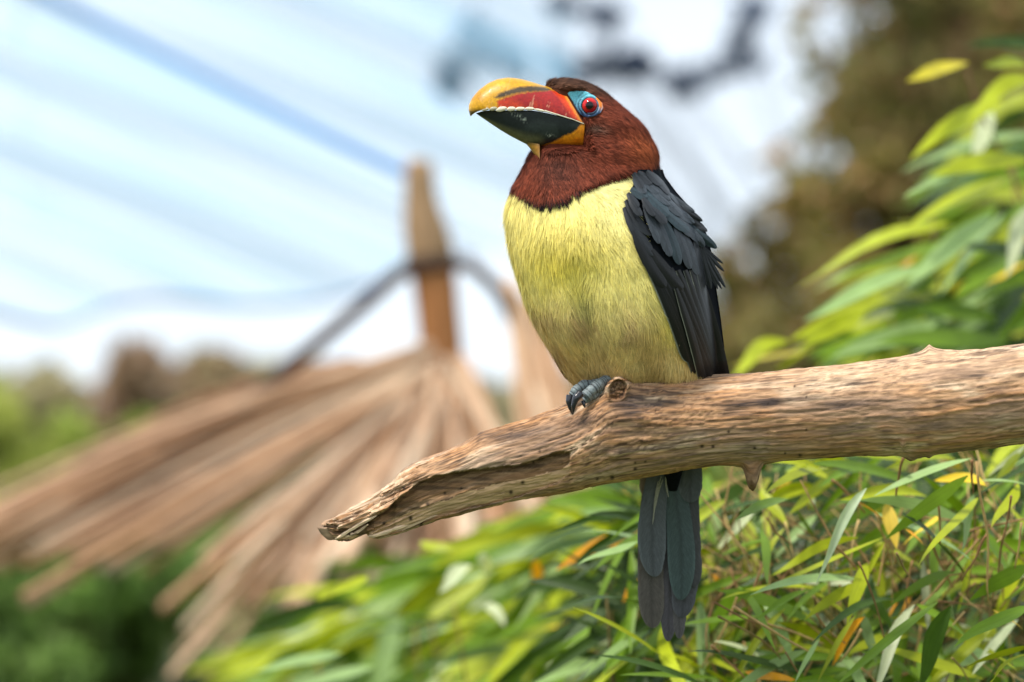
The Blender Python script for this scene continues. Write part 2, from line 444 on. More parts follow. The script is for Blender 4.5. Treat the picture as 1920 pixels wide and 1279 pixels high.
YG = [lin(176, 184, 84), lin(158, 172, 74), lin(190, 192, 100)]
MG = [lin(136, 164, 78), lin(118, 150, 70), lin(154, 176, 88)]
DG = [lin(112, 142, 66), lin(126, 156, 76), lin(88, 116, 52), lin(146, 172, 92)]
def shrub(x, top, bot, w, dep, cols, seed, label, n=9000, ls=0.05):
    g = np.random.default_rng(seed); pts = []
    for _ in range(30):
        a = g.random() ** 0.8; pts.append((x + (g.random() - 0.5) * w * (1 - 0.35 * a), bot - (bot - top) * a, dep + g.normal() * dep * 0.04))
    c, r = clumps(pts, 0.1, seed, dep * w / FPX * 0.16, 1, 6)
    plant('leafy_shrub', gnd(x, dep), c, r, n, ls, cols, label, 'shrub', 0.02, lin(70, 62, 42), seed, 'shrubs behind the slat roof', 1.9, True)
shrub(-40, 760, 1180, 330, 10, YG, 51, 'bright yellow green shrub at the far end of the hedge')
shrub(170, 800, 1200, 300, 10.6, YG + MG[:1], 52, 'yellow green shrub between the bright one and the roof')
shrub(430, 790, 1200, 330, 9.4, MG, 53, 'mid green shrub directly behind the long slat bundle')
shrub(680, 790, 1220, 320, 8.2, MG + DG[:1], 54, 'mid green shrub behind the fan of slats')
shrub(950, 880, 1260, 330, 8.8, MG, 55, 'green shrub behind the hanging slats below the branch')
shrub(1240, 800, 1260, 330, 8.0, MG + YG[:1], 56, 'green shrub behind the tail of the bird')
shrub(60, 1010, 1420, 420, 5.6, DG, 57, 'dark green shrub below the ends of the long slats', 12000, 0.045)
shrub(340, 1000, 1420, 380, 6.0, DG, 58, 'deep green shrub under the fanned slat tips', 12000, 0.045)
shrub(600, 1020, 1420, 340, 6.4, DG + MG[:1], 59, 'dark shrub between slat tips and bamboo', 10000, 0.045)

# ================================================================== SLAT ROOF
def make_roof():
    hd = 4.0
    loc = gnd(822, hd + 0.1)
    root = empty('slat_roof_shelter', loc, 'small conical shelter roof of dry wooden slats round a carved post', 'shelter')
    g = np.random.default_rng(77)
    def lathe(name, prof, dep, colr, n=24):
        pts = np.array([P(x, y, dep) for x, y, w in prof]); rad = np.array([w for *_, w in prof]) / FPX * dep
        V, F = tube(pts, rad, n); return mk(name, V, F, M_post, root, col=np.broadcast_to(colr, (len(V), 3)))
    lathe('finial', [(787, 299, 10), (787, 301, 20), (786, 308, 26), (787, 335, 28), (788, 360, 30), (790, 385, 33), (794, 410, 38), (799, 435, 42), (803, 455, 44), (807, 475, 45), (808, 488, 44)], hd, lin(160, 130, 98))
    lathe('collar_band', [(809, 481, 44), (809, 484, 51), (810, 500, 54), (811, 508, 50), (811, 511, 40)], hd, lin(72, 54, 46))
    lathe('post', [(812, 508, 42), (816, 540, 42), (820, 580, 41), (824, 620, 41), (828, 660, 41), (830, 700, 41), (832, 900, 40), (834, 1300, 42), (836, 2600, 44)], hd, lin(170, 116, 72))
    def rod(pp, w, c):
        pts = np.array([P(x, y, d) for x, y, d in pp]); V, F = tube(pts, w / FPX * hd * np.linspace(1, 0.9, len(pp)), 8)
        mk('rafter_rod', V, F, M_post, root, col=np.broadcast_to(c, (len(V), 3)))
    rod([(800, 492, 3.98), (748, 512, 3.97), (690, 565, 3.95), (600, 640, 3.9), (500, 720, 3.85), (400, 800, 3.8)], 15, lin(70, 52, 46))
    rod([(812, 492, 4.0), (875, 494, 4.0), (905, 515, 4.02), (940, 552, 4.05), (985, 660, 4.1)], 14, lin(92, 70, 58))
    TAN = [lin(202, 168, 138), lin(180, 142, 110), lin(214, 190, 162), lin(164, 126, 94), lin(190, 156, 122)]
    BRN = [lin(150, 114, 86), lin(132, 98, 74), lin(166, 128, 98)]
    def slat(x0, y0, d0, x1, y1, d1, w, c, bend=6):
        t = np.linspace(0, 1, 9)
        x = x0 + (x1 - x0) * t + g.normal() * 3 * np.sin(t * 3.1); y = y0 + (y1 - y0) * t + bend * np.sin(t * np.pi) * (0.4 + g.random()) ; d = d0 + (d1 - d0) * t
        pts = P(x, y, d); T = np.gradient(pts, axis=0); T /= np.linalg.norm(T, axis=1)[:, None]
        a = np.cross(T, FWD * 0.9 + UPV * (0.5 + 0.4 * g.normal())); a /= np.linalg.norm(a, axis=1)[:, None]; b = np.cross(T, a)
        hw = w * 0.5 / FPX * hd * np.interp(t, [0, 0.15, 0.9, 1], [0.55, 0.85, 1.0, 0.8]); th = 0.0045
        q = np.array([[-1, -0.6], [-0.8, -1], [0.8, -1], [1, -0.6], [1, 0.6], [0.8, 1], [-0.8, 1], [-1, 0.6]])
        V = pts[:, None, :] + (q[:, 0][None, :, None] * hw[:, None, None]) * a[:, None, :] + q[:, 1][None, :, None] * th * b[:, None, :]
        V = V.reshape(-1, 3); F = [grid(9, 8, True), np.array([[0, 1, 2, 3], [0, 3, 4, 7], [4, 5, 6, 7]])[:, ::-1], np.array([[0, 1, 2, 3], [0, 3, 4, 7], [4, 5, 6, 7]]) + 64]
        cc = np.asarray(c) * (0.85 + 0.3 * g.random())
        mk('slat', V, F, M_slat, root, col=np.broadcast_to(cc, (len(V), 3)))
    # long bundle running down to the left
    for k in range(34):
        f = k / 33.0
        slat(800 + 34 * f + g.normal() * 5, 660 + 24 * f, 3.96 - 0.06 * f + g.normal() * .015, -190 + 382 * f ** 1.5 + g.normal() * 34, 1062 - 16 * f + g.normal() * 14, 3.45 + g.normal() * 0.06, 11 + 10 * g.random(), (TAN if g.random() < 0.75 else BRN)[k % 3], -46 * (1 - f) - 3)
    for k in range(16):      # brown layer behind its upper edge
        f = k / 15.0
        slat(660 + 70 * f, 672 + 18 * f, 4.05, 110 + 100 * f + g.normal() * 34, 900 + 26 * f + g.normal() * 8, 3.9, 13 + 8 * g.random(), BRN[k % 3] * 1.2, -26)
    for k in range(3):      # layer under its lower edge, shade painted in as darker brown
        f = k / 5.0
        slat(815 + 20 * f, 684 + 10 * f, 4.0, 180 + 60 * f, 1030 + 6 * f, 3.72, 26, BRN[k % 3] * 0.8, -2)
    # fan hanging forward
    fan = [(48, 1130, 40), (305, 1140, 36), (345, 1178, 34), (385, 1262, 40), (470, 1130, 34), (512, 1165, 34), (548, 1155, 36), (590, 1095, 36), (440, 1060, 34),
           (640, 1060, 38), (685, 1135, 40), (720, 1100, 40), (765, 1120, 38), (700, 1010, 44), (800, 1075, 40), (845, 1100, 40), (890, 1060, 38), (930, 1105, 40), (975, 1075, 38), (1015, 1040, 40)]
    for k, (x, y, w) in enumerate(fan):
        f = (x - 60) / 955.0
        for r_ in range(3):
            d1 = 3.15 + 0.5 * abs(f - 0.55) + g.normal() * 0.05
            q_ = 1.0 if r_ == 0 else 0.72 + 0.3 * g.random()
            xa, ya = 802 + 64 * f + g.normal() * 9, 688 + 18 * math.sin(f * 3.1) + g.normal() * 10
            xt, yt_ = x + (r_ > 0) * g.normal() * 22, y + (r_ > 0) * g.normal() * 14
            slat(xa, ya, 3.92 + g.normal() * 0.02, xa + (xt - xa) * q_, ya + (yt_ - ya) * q_, 3.92 + (d1 - 3.92) * q_, w * (0.62 if r_ == 0 else 0.4 + .2 * g.random()), (TAN if g.random() < .8 else BRN)[(k + r_) % 3], -8 + g.normal() * 5)
    for k in range(70):     # loose thin reeds over and between the slats
        if k % 2:
            f = g.random(); slat(800 + 34 * f, 655 + 26 * f + g.normal() * 8, 3.9, -150 + 420 * f + g.normal() * 60, 1040 - 8 * f + g.normal() * 26, 3.4 + g.normal() * .05, 5 + 4 * g.random(), TAN[k % 5] * (.8 + .35 * g.random()), -40 * (1 - f))
        else:
            x, y, w = fan[int(g.integers(0, len(fan)))]; q_ = .6 + .45 * g.random(); xa, ya = 810 + 50 * g.random(), 690 + g.normal() * 12; xt, yt_ = x + g.normal() * 40, y + g.normal() * 20
            slat(xa, ya, 3.9, xa + (xt - xa) * q_, ya + (yt_ - ya) * q_, 3.9 - .75 * q_, 5 + 5 * g.random(), TAN[k % 5] * (.8 + .35 * g.random()), -8)
    # steep side on the right behind the bird
    for k in range(22):
        f = k / 21.0
        slat(950 + 60 * f + g.normal() * 4, 540 + 35 * f + g.normal() * 12, 4.1, 992 + 180 * f + g.normal() * 8, 900 + 60 * g.random() + 20 * f, 3.8, 15 + 9 * g.random(), TAN[k % 5], 4)
make_roof()

# ================================================================== AVIARY NET
def make_net():
    m, t, p = new_mat('net_mesh')
    uv = t.nodes.new('ShaderNodeUVMap'); uv.uv_map = 'UVMap'
    p.inputs['Roughness'].default_value = 0.7
    p.inputs['Base Color'].default_value = (*lin(176, 214, 240), 1)
    sep = t.nodes.new('ShaderNodeSeparateXYZ'); t.links.new(uv.outputs['UV'], sep.inputs[0])
    # bands where the strips of net overlap, and rows of threads across
    mpv = t.nodes.new('ShaderNodeMapping'); mpv.inputs['Scale'].default_value = (0.3, 10.0, 1)
    t.links.new(uv.outputs['UV'], mpv.inputs['Vector'])
    n1 = noise_node(t, 1.6, 2, 0.45, mpv.outputs['Vector']); r1 = ramp(t, n1.outputs['Fac'], 0.05, 0.60, 0.36, 0.70)
    w = t.nodes.new('ShaderNodeTexWave'); w.inputs['Scale'].default_value = 16.0; w.inputs['Distortion'].default_value = 1.0; w.bands_direction = 'X'
    t.links.new(uv.outputs['UV'], w.inputs['Vector'])
    w2 = t.nodes.new('ShaderNodeTexWave'); w2.inputs['Scale'].default_value = 22.0; w2.bands_direction = 'Y'; t.links.new(uv.outputs['UV'], w2.inputs['Vector'])
    ad = t.nodes.new('ShaderNodeMath'); ad.operation = 'ADD'; t.links.new(w.outputs['Fac'], ad.inputs[0]); t.links.new(w2.outputs['Fac'], ad.inputs[1])
    th = t.nodes.new('ShaderNodeMath'); th.operation = 'MULTIPLY_ADD'; th.inputs[1].default_value = 0.10
    t.links.new(ad.outputs[0], th.inputs[0]); t.links.new(r1.outputs['Color'], th.inputs[2])
    tr = t.nodes.new('ShaderNodeBsdfTransparent'); tl = t.nodes.new('ShaderNodeBsdfTranslucent'); tl.inputs['Color'].default_value = (*lin(176, 218, 246), 1)
    m1 = t.nodes.new('ShaderNodeMixShader'); m1.inputs[0].default_value = 0.6
    t.links.new(p.outputs[0], m1.inputs[1]); t.links.new(tl.outputs[0], m1.inputs[2])
    m2 = t.nodes.new('ShaderNodeMixShader'); t.links.new(th.outputs[0], m2.inputs[0]); t.links.new(tr.outputs[0], m2.inputs[1]); t.links.new(m1.outputs[0], m2.inputs[2])
    t.links.new(m2.outputs[0], t.nodes['Material Output'].inputs['Surface'])
    # patch: u runs along the cable direction (down to the right), v across
    RX, RY = [-300, 0, 110, 200, 300, 450, 600, 700, 760, 900], [500, 590, 620, 572, 556, 574, 566, 535, 505, 480]
    nu, nv = 150, 130
    u = np.linspace(0, 1, nu)[:, None]; v = np.linspace(0, 1, nv)[None, :]
    A, Bq = (-260, -560, 5.2), (1080, 40, 8.6)          # upper edge of the sheet
    Dq, Cq = (-300, 480, 6.2), (1000, 1000, 9.2)         # lower edge, trimmed along the rope
    bl = lambda k: (1 - u) * (1 - v) * A[k] + u * (1 - v) * Bq[k] + u * v * Cq[k] + (1 - u) * v * Dq[k]
    px, py, dp = bl(0), bl(1), bl(2)
    dp = dp + 0.10 * np.sin(v * 40 + 2 * u) * (0.4 + fbm(u * 3, v * 9, 0, 5)) * 0.6
    V = P(px, py, dp).reshape(-1, 3)
    UV = np.stack(np.broadcast_arrays(u, v), -1).reshape(-1, 2) * [3, 2]
    Fg = grid(nu, nv); sag = np.interp(px.ravel(), RX, RY); Fg = Fg[(py.ravel() < sag)[Fg].all(1)]
    o = mk('aviary_net', V, Fg, m, uv=UV)
    tag(o, 'pale bluish aviary net stretched overhead in overlapping strips', 'net')
    def cable(name, pts, w, c, label):
        pts = np.array(pts, float); tt = np.linspace(0, 1, 24); s0 = np.linspace(0, 1, len(pts))
        q = np.stack([smooth_curve(s0, pts[:, k], tt, 0.06) for k in range(3)], 1)
        V, F = tube(P(q[:, 0], q[:, 1], q[:, 2]), w / FPX * q[:, 2], 10)
        o = mk(name, V, F, M_twig, col=np.broadcast_to(c, (len(V), 3))); tag(o, label, 'cable')
    cable('support_cable', [(-300, -205, 6.8), (100, 0, 6.2), (420, 160, 5.3), (620, 258, 4.7), (786, 336, 4.03)], 11, lin(84, 132, 186), 'thick blue grey cable running from the post tip up across the aviary net')
    cable('edge_rope', [(x_, y_, 6.2 + (x_ + 300) / 420.0) for x_, y_ in zip(RX, RY)], 7, lin(150, 176, 214), 'sagging blue rope along the lower edge of the aviary net')
make_net()

# ================================================================== BAMBOO
def unit_leaf(droop, fold, seed):
    nl = 9; t = np.linspace(0, 1, nl)
    w = np.interp(t, [0, 0.04, 0.18, 0.4, 0.65, 0.85, 0.96, 1], [0.06, 0.22, 0.8, 1.0, 0.82, 0.42, 0.12, 0.0]) * 0.5
    g = np.random.default_rng(seed); tw = g.normal() * 0.5; sx = g.normal() * 0.03
    V = []; U = []
    for i in range(nl):
        for j, s_ in enumerate((-1, -0.5, 0, 0.5, 1)):
            y = s_ * w[i]; z = fold * abs(s_) * w[i] * 0.4
            a = tw * t[i]; y, z = y * math.cos(a) - z * math.sin(a), y * math.sin(a) + z * math.cos(a)
            V.append((t[i], y + sx * math.sin(t[i] * 5) * 5, z)); U.append((t[i], s_ * 0.5 + 0.5))
    V = np.array(V); return V, grid(nl, 5), np.array(U), droop
UNIT = [unit_leaf(0.05 + 0.3 * k / 11.0, 0.5 * (k % 3), k) for k in range(12)]
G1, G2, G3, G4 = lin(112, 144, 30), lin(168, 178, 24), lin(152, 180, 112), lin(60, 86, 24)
YL, OR, PL = lin(222, 188, 40), lin(232, 160, 24), lin(206, 214, 170)

def leaf_frame(b, e, wid, g, face=0.8):
    """columns of the leaf's frame from base b to tip e: along, across, normal"""
    a = e - b; L = np.linalg.norm(a); a = a / L
    n = -FWD * face + UPV * 0.8 + g.normal(size=3) * 0.45
    n = n - a * np.dot(n, a); n /= np.linalg.norm(n); s_ = np.cross(n, a)
    return a * L, s_ * wid, n * L

class Bamboo:
    def __init__(s, loc, label, seed):
        s.root = empty('bamboo_plant', loc, label, 'bamboo'); s.bag = Bag(); s.g = np.random.default_rng(seed); s.count = 0
        s.meshes = {}; s.tw = 0
    def leaf(s, x0, y0, d0, x1, y1, d1, w, c, single, droop=None):
        b = P(x0, y0, d0); e = P(x1, y1, d1); wm = w / FPX * (d0 + d1) / 2
        k = int(s.g.integers(0, 12)); V, F, U, dr = UNIT[k]; dr = dr if droop is None else droop
        ca, cs, cnn = leaf_frame(b, e, wm, s.g)
        Vd = V.copy()
        lift = dr * 0.9 * V[:, 0] * (1 - V[:, 0])          # arch between fixed ends
        wn = Vd[:, 2:3] * (cnn / np.linalg.norm(cnn)) * wm
        Wd = b + Vd[:, :1] * ca + Vd[:, 1:2] * cs + wn + lift[:, None] * np.linalg.norm(ca) * (UPV * 0.9 + 0.0)
        if single:
            o = mk('leaf', Wd, F, M_leafO, s.root, uv=U, origin=b); o.color = (*[float(q) for q in c], 1); s.count += 1
        else:
            s.bag.add(Wd, F, c, U)
    def twig(s, pts, w, c, single=True):
        q = np.array([P(*p) for p in pts]); tq = np.linspace(0, 1, 9); s0 = np.linspace(0, 1, len(q)); ln = np.linalg.norm(q[-1] - q[0])
        q = np.stack([smooth_curve(s0, q[:, k_], tq, .12) for k_ in range(3)], 1); q = q + (np.sin(tq * 3.1)[:, None] * s.g.normal(size=3) * .03 + np.sin(tq * 9)[:, None] * s.g.normal(size=3) * .008) * min(ln, .08)
        V, F = tube(q, w / FPX * pts[0][2] * np.linspace(1, 0.6, len(q)) * (1 + .25 * (np.arange(9) % 3 == 0)), 6)
        mk('twig', V, F, M_twig, s.root, col=np.broadcast_to(c, (len(V), 3)))
    def done(s):
        if s.bag.n: s.bag.build('foliage', M_leafA, s.root, kind='stuff')

def pick(g, pal, wts):
    c = np.asarray(pal[g.choice(len(pal), p=np.array(wts) / sum(wts))]); return c * (0.78 + 0.44 * g.random())
PAL = [G1, G2, G3, G4, YL, OR, PL]

def K(x, y): return 1300 + x / 2.787, 820 + y / 2.787     # coordinates read off an enlargement

def make_bamboo_near():
    bm = Bamboo(gnd(1720, D + 0.35), 'sharp bamboo clump with slender leaves and brown twigs under the branch', 101); g = bm.g
    hand = [((905, 265), (625, 770), 60, PL * [.9, 1, 1.15], .02, .30), ((1455, 110), (935, 310), 58, G3 * 1.15, .03, .15), ((1435, 200), (1000, 540), 78, G1, .02, .1), ((1000, 520), (285, 840), 36, G2, .05, .05),
            ((610, 795), (320, 950), 46, G1 * 1.1, .04, .1), ((1280, 860), (740, 1300), 72, G1 * .95, .0, .05), ((1345, 880), (1150, 1320), 115, G4 * 1.25, .01, .05), ((1760, 880), (1370, 1110), 86, G1 * 1.1, .0, .25),
            ((1760, 670), (1440, 860), 95, G1 * .9, .03, .2), ((1760, 1090), (1420, 1210), 50, G2 * .8, -.01, .15), ((1780, 1120), (1490, 1300), 110, G2 * .85, -.02, .1), ((105, 1065), (465, 1225), 42, PL, .08, .35),
            ((180, 1100), (400, 1290), 26, G4, .06, .0), ((660, 1050), (530, 1290), 36, G3, .02, .2), ((850, 930), (640, 1290), 32, G2 * .8, .03, .2), ((890, 920), (950, 1190), 62, G3 * .7, .06, .1),
            ((930, 720), (1010, 1030), 85, G4 * 1.3, .1, .1), ((1470, 300), (1390, 600), 60, G3 * .9, .06, .1), ((1540, 500), (1640, 720), 72, G1, .05, .1), ((1700, 240), (1570, 480), 62, G2, .05, .2),
            ((1740, 40), (1540, 210), 28, PL * .8, .1, .1), ((1500, 228), (1760, 260), 30, G3, .05, .3), ((350, 270), (490, 480), 72, G2, .12, .1), ((360, 330), (100, 620), 60, PL * .9, .14, .05),
            ((430, 540), (110, 640), 85, G1, .13, .2), ((710, 215), (510, 125), 52, G2, .12, .1), ((920, 180), (640, 260), 55, G1, .15, .3), ((30, 850), (70, 1300), 85, G3 * .8, .12, .1),
            ((860, 340), (1005, 440), 44, OR, .06, .2), ((1010, 340), (1060, 585), 85, YL * .95 + .04, .07, .0), ((1110, 480), (1195, 560), 38, OR, .06, .1), ((270, 1225), (560, 1300), 55, OR, .05, .2),
            ((95, 715), (155, 810), 30, OR, .14, .9), ((520, 200), (420, 300), 36, YL * .8, .16, .1), ((600, 270), (640, 370), 34, PL * .8, .16, .1), ((990, 30), (870, 300), 46, G1, .2, .1), ((1330, 180), (1200, 420), 60, G4 * 1.4, .2, .1),
            ((1250, 420), (1100, 620), 55, G1, .13, .1), ((760, 600), (560, 760), 70, G3 * .55, .16, .1), ((1640, 480), (1728, 760), 60, G1 * .8, .12, .1), ((560, 880), (700, 1010), 40, G3 * .7, .1, .1), ((1560, 900), (1728, 1010), 30, YL * .7, .03, .2),
            ((1590, 420), (1500, 700), 46, G3 * .6, .16, .1), ((480, 470), (300, 790), 42, G2 * .8, .1, .1), ((1200, 640), (1230, 1060), 50, PL * .55, .09, .05), ((1000, 545), (880, 790), 30, G2 * .9, .05, .3)]
    for (a, b, w, c, dd, dr) in hand:
        x0, y0 = K(*a); x1, y1 = K(*b)
        bm.leaf(x0, y0, D + 0.05 + dd, x1, y1, D + 0.04 + dd + g.normal() * 0.012, w / 2.787, c, True, dr)
    tw = [((720, 220), (900, 400)), ((1455, 115), (1462, 300)), ((1480, 110), (1520, 480), (1545, 870)), ((1462, 300), (1460, 600), (1415, 860)), ((1215, 470), (1300, 640), (1362, 790)), ((1662, 300), (1610, 560)), ((1716, 440), (1680, 690)),
          ((930, 600), (1170, 830)), ((720, 540), (860, 690)), ((100, 860), (400, 1000)), ((350, 960), (690, 1080)), ((630, 830), (672, 1000)), ((640, 920), (800, 1080)), ((1275, 855), (1400, 880), (1545, 890)), ((1405, 1035), (1510, 1160), (1640, 1262)),
          ((1350, 1150), (1445, 1290)), ((90, 1085), (270, 1260)), ((1100, 100), (1060, 330)), ((950, 380), (1010, 640), (1040, 900)), ((1630, 480), (1640, 700), (1540, 1000)), ((1700, 780), (1600, 900)), ((860, 640), (960, 900), (1010, 1120)),
          ((200, 880), (470, 1010), (620, 1130)), ((120, 930), (340, 1060), (460, 1160)), ((300, 900), (420, 960)), ((480, 1120), (560, 1250)), ((880, 1000), (760, 1180)), ((1060, 600), (1150, 760)), ((1280, 330), (1290, 560)), ((1540, 500), (1400, 760)),
          ((1640, 1220), (1680, 1290)), ((760, 760), (850, 1000), (900, 1190))]
    for k, pl in enumerate(tw):
        dd = 0.05 + 0.07 * g.random()
        c = [lin(166, 128, 84), lin(140, 104, 70), lin(190, 156, 104), lin(140, 116, 72)][k % 4]
        bm.twig([(*K(*q), D + dd + 0.012 * i) for i, q in enumerate(pl)], 1.7 + 1.2 * g.random(), c)
    # canes: from the ground up through the clump
    for k in range(26):
        x = 1200 + 780 * g.random(); d = D + 0.14 + 0.3 * g.random(); top = 1010 + 120 * g.random() - 0.12 * (x - 1200)
        lean = -80 - 120 * g.random()
        bm.twig([(x, 5200, d), (x + lean * .3, 2600, d), (x + lean * 0.7, 1500, d), (x + lean, top, d - .03)], 3.4, lin(120, 104, 60) * (0.7 + 0.6 * g.random()))
    for k in range(90):     # fine dry side twigs
        x = 1320 + 580 * g.random(); y = 960 + 300 * g.random(); a = math.radians(g.choice([215, 330, 250, 300, 100]) + g.normal() * 18); L = 60 + 110 * g.random(); d = D + 0.10 + 0.12 * g.random()
        bm.twig([(x, y, d), (x + L * .5 * math.cos(a) + g.normal() * 4, y - L * .5 * math.sin(a), d), (x + L * math.cos(a), y - L * math.sin(a), d + .01)], 1.5 + g.random(), [lin(172, 136, 90), lin(146, 110, 74), lin(200, 170, 116)][k % 3])
    dry = Bag()         # mass of old straw-coloured stems inside the clump
    for k in range(420):
        x = 1290 + 660 * g.random(); y = 930 + 360 * g.random(); d = D + 0.16 + 0.22 * g.random(); a = math.radians(g.choice([60, 115, 140, 300, 330]) + g.normal() * 22); L = 70 + 150 * g.random()
        q = np.array([P(x, y, d), P(x + L * .5 * math.cos(a) + g.normal() * 5, y - L * .5 * math.sin(a), d), P(x + L * math.cos(a), y - L * math.sin(a), d + .02)])
        V, F = tube(q, (1.2 + 1.3 * g.random()) * S * np.array([1, .9, .6]), 5); dry.add(V, F, [lin(172, 136, 84), lin(142, 110, 70), lin(196, 168, 108), lin(124, 104, 58)][k % 4])
    dry.build('dry_stems', M_twig, bm.root, kind='stuff')
    top = lambda x: np.interp(x, [1150, 1250, 1350, 1500, 1700, 1950], [945, 905, 870, 840, 820, 800])
    n = 0
    for k in range(960):
        x = 1170 + 830 * g.random(); q = g.random(); y = top(x) + 20 + (1330 - top(x)) * q
        d = D + 0.09 + 0.42 * g.random() ** 0.8 * (1.15 - 0.4 * q)
        a = math.radians(g.normal(212, 34)) if g.random() < 0.78 else math.radians(g.uniform(250, 340))
        L = (110 + 120 * g.random()); w = 13 + 16 * g.random()
        depth_w = d - D
        ci = g.random(); c = pick(g, PAL, [5.5, 4.5, 1.6, 2.6, 0.25, 0.12, 0.35])
        if c[0] > 2.2 * c[1] or (c[0] > c[1] * 1.25): L *= .5
        if depth_w > 0.22 and g.random() < .75: c = G4 * (.6 + .5 * g.random())  # deeper leaves recoloured darker, painting shade inside the clump
        x1, y1 = x + L * math.cos(a), y - L * math.sin(a)
        if 1130 < min(x, x1) + 40 and max(x, x1) < 1400 and min(x, x1) < 1330 and y < 1260: d = max(d, D + .2)
        single = (depth_w < 0.36 and bm.count < 250)
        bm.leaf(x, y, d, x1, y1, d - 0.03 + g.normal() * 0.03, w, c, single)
    bm.done()

def make_bamboo_mid():
    bm = Bamboo(gnd(900, D + 0.8), 'blurred bamboo clump spreading low beneath the broken branch tip', 202); g = bm.g
    top = lambda x: np.interp(x, [380, 480, 620, 760, 900, 1000, 1100, 1200, 1300, 1420], [1290, 1240, 1130, 1070, 1030, 985, 930, 890, 870, 860])
    for (x0, y0, x1, y1, w, c) in [(885, 1060, 818, 1110, 30, PL), (912, 1080, 905, 1035, 34, PL * 1.1), (920, 1130, 940, 1175, 36, PL), (790, 1015, 850, 1035, 24, G2), (700, 1250, 560, 1290, 34, G3), (640, 1225, 480, 1262, 34, G3), (1195, 1040, 1148, 1110, 26, PL), (1185, 1180, 1050, 1290, 34, PL),
                                 (1160, 1030, 1070, 1110, 30, G2), (1150, 1000, 1040, 1060, 28, G2), (690, 1080, 600, 1130, 30, G2), (1000, 1090, 1010, 1050, 24, OR), (1020, 1180, 1180, 1150, 24, YL), (1090, 1230, 1190, 1200, 22, YL)]:
        d = D + 0.42 + 0.1 * g.random(); bm.leaf(x0, y0, d, x1, y1, d - .03, w, c, True, 0.1)
    for k in range(24):
        x = 560 + 800 * g.random(); d = D + 0.55 + 0.5 * g.random(); lean = -60 - 100 * g.random(); ty = top(x + lean) + 60 + 60 * g.random()
        bm.twig([(x, 3600, d), (x + lean * .3, 2200, d), (x + lean * .7, 1450, d), (x + lean, ty, d - .04)], 3.2, lin(150, 128, 66) * (0.7 + .5 * g.random()))
    for k in range(620):
        x = 590 + 810 * g.random() ** .9; q = g.random(); y = top(x) + 12 + (1340 - top(x)) * q
        d = D + np.interp(x, [450, 900, 1250, 1400], [.95, .7, .30, .24]) + np.interp(x, [450, 1400], [.8, .55]) * g.random() ** 0.8
        a = math.radians(g.normal(212, 15)) if g.random() < 0.9 else math.radians(g.uniform(240, 330))
        L = 170 + 150 * g.random(); w = 26 + 20 * g.random(); c = pick(g, PAL, [4.5, 6, 1.5, 1.6, 0.3, 0.10, 0.4])
        bm.leaf(x, y, d, x + L * math.cos(a), y - L * math.sin(a), d - .04 + g.normal() * .03, w, c, bm.count < 200 and d < D + 1.1)
    bm.done()

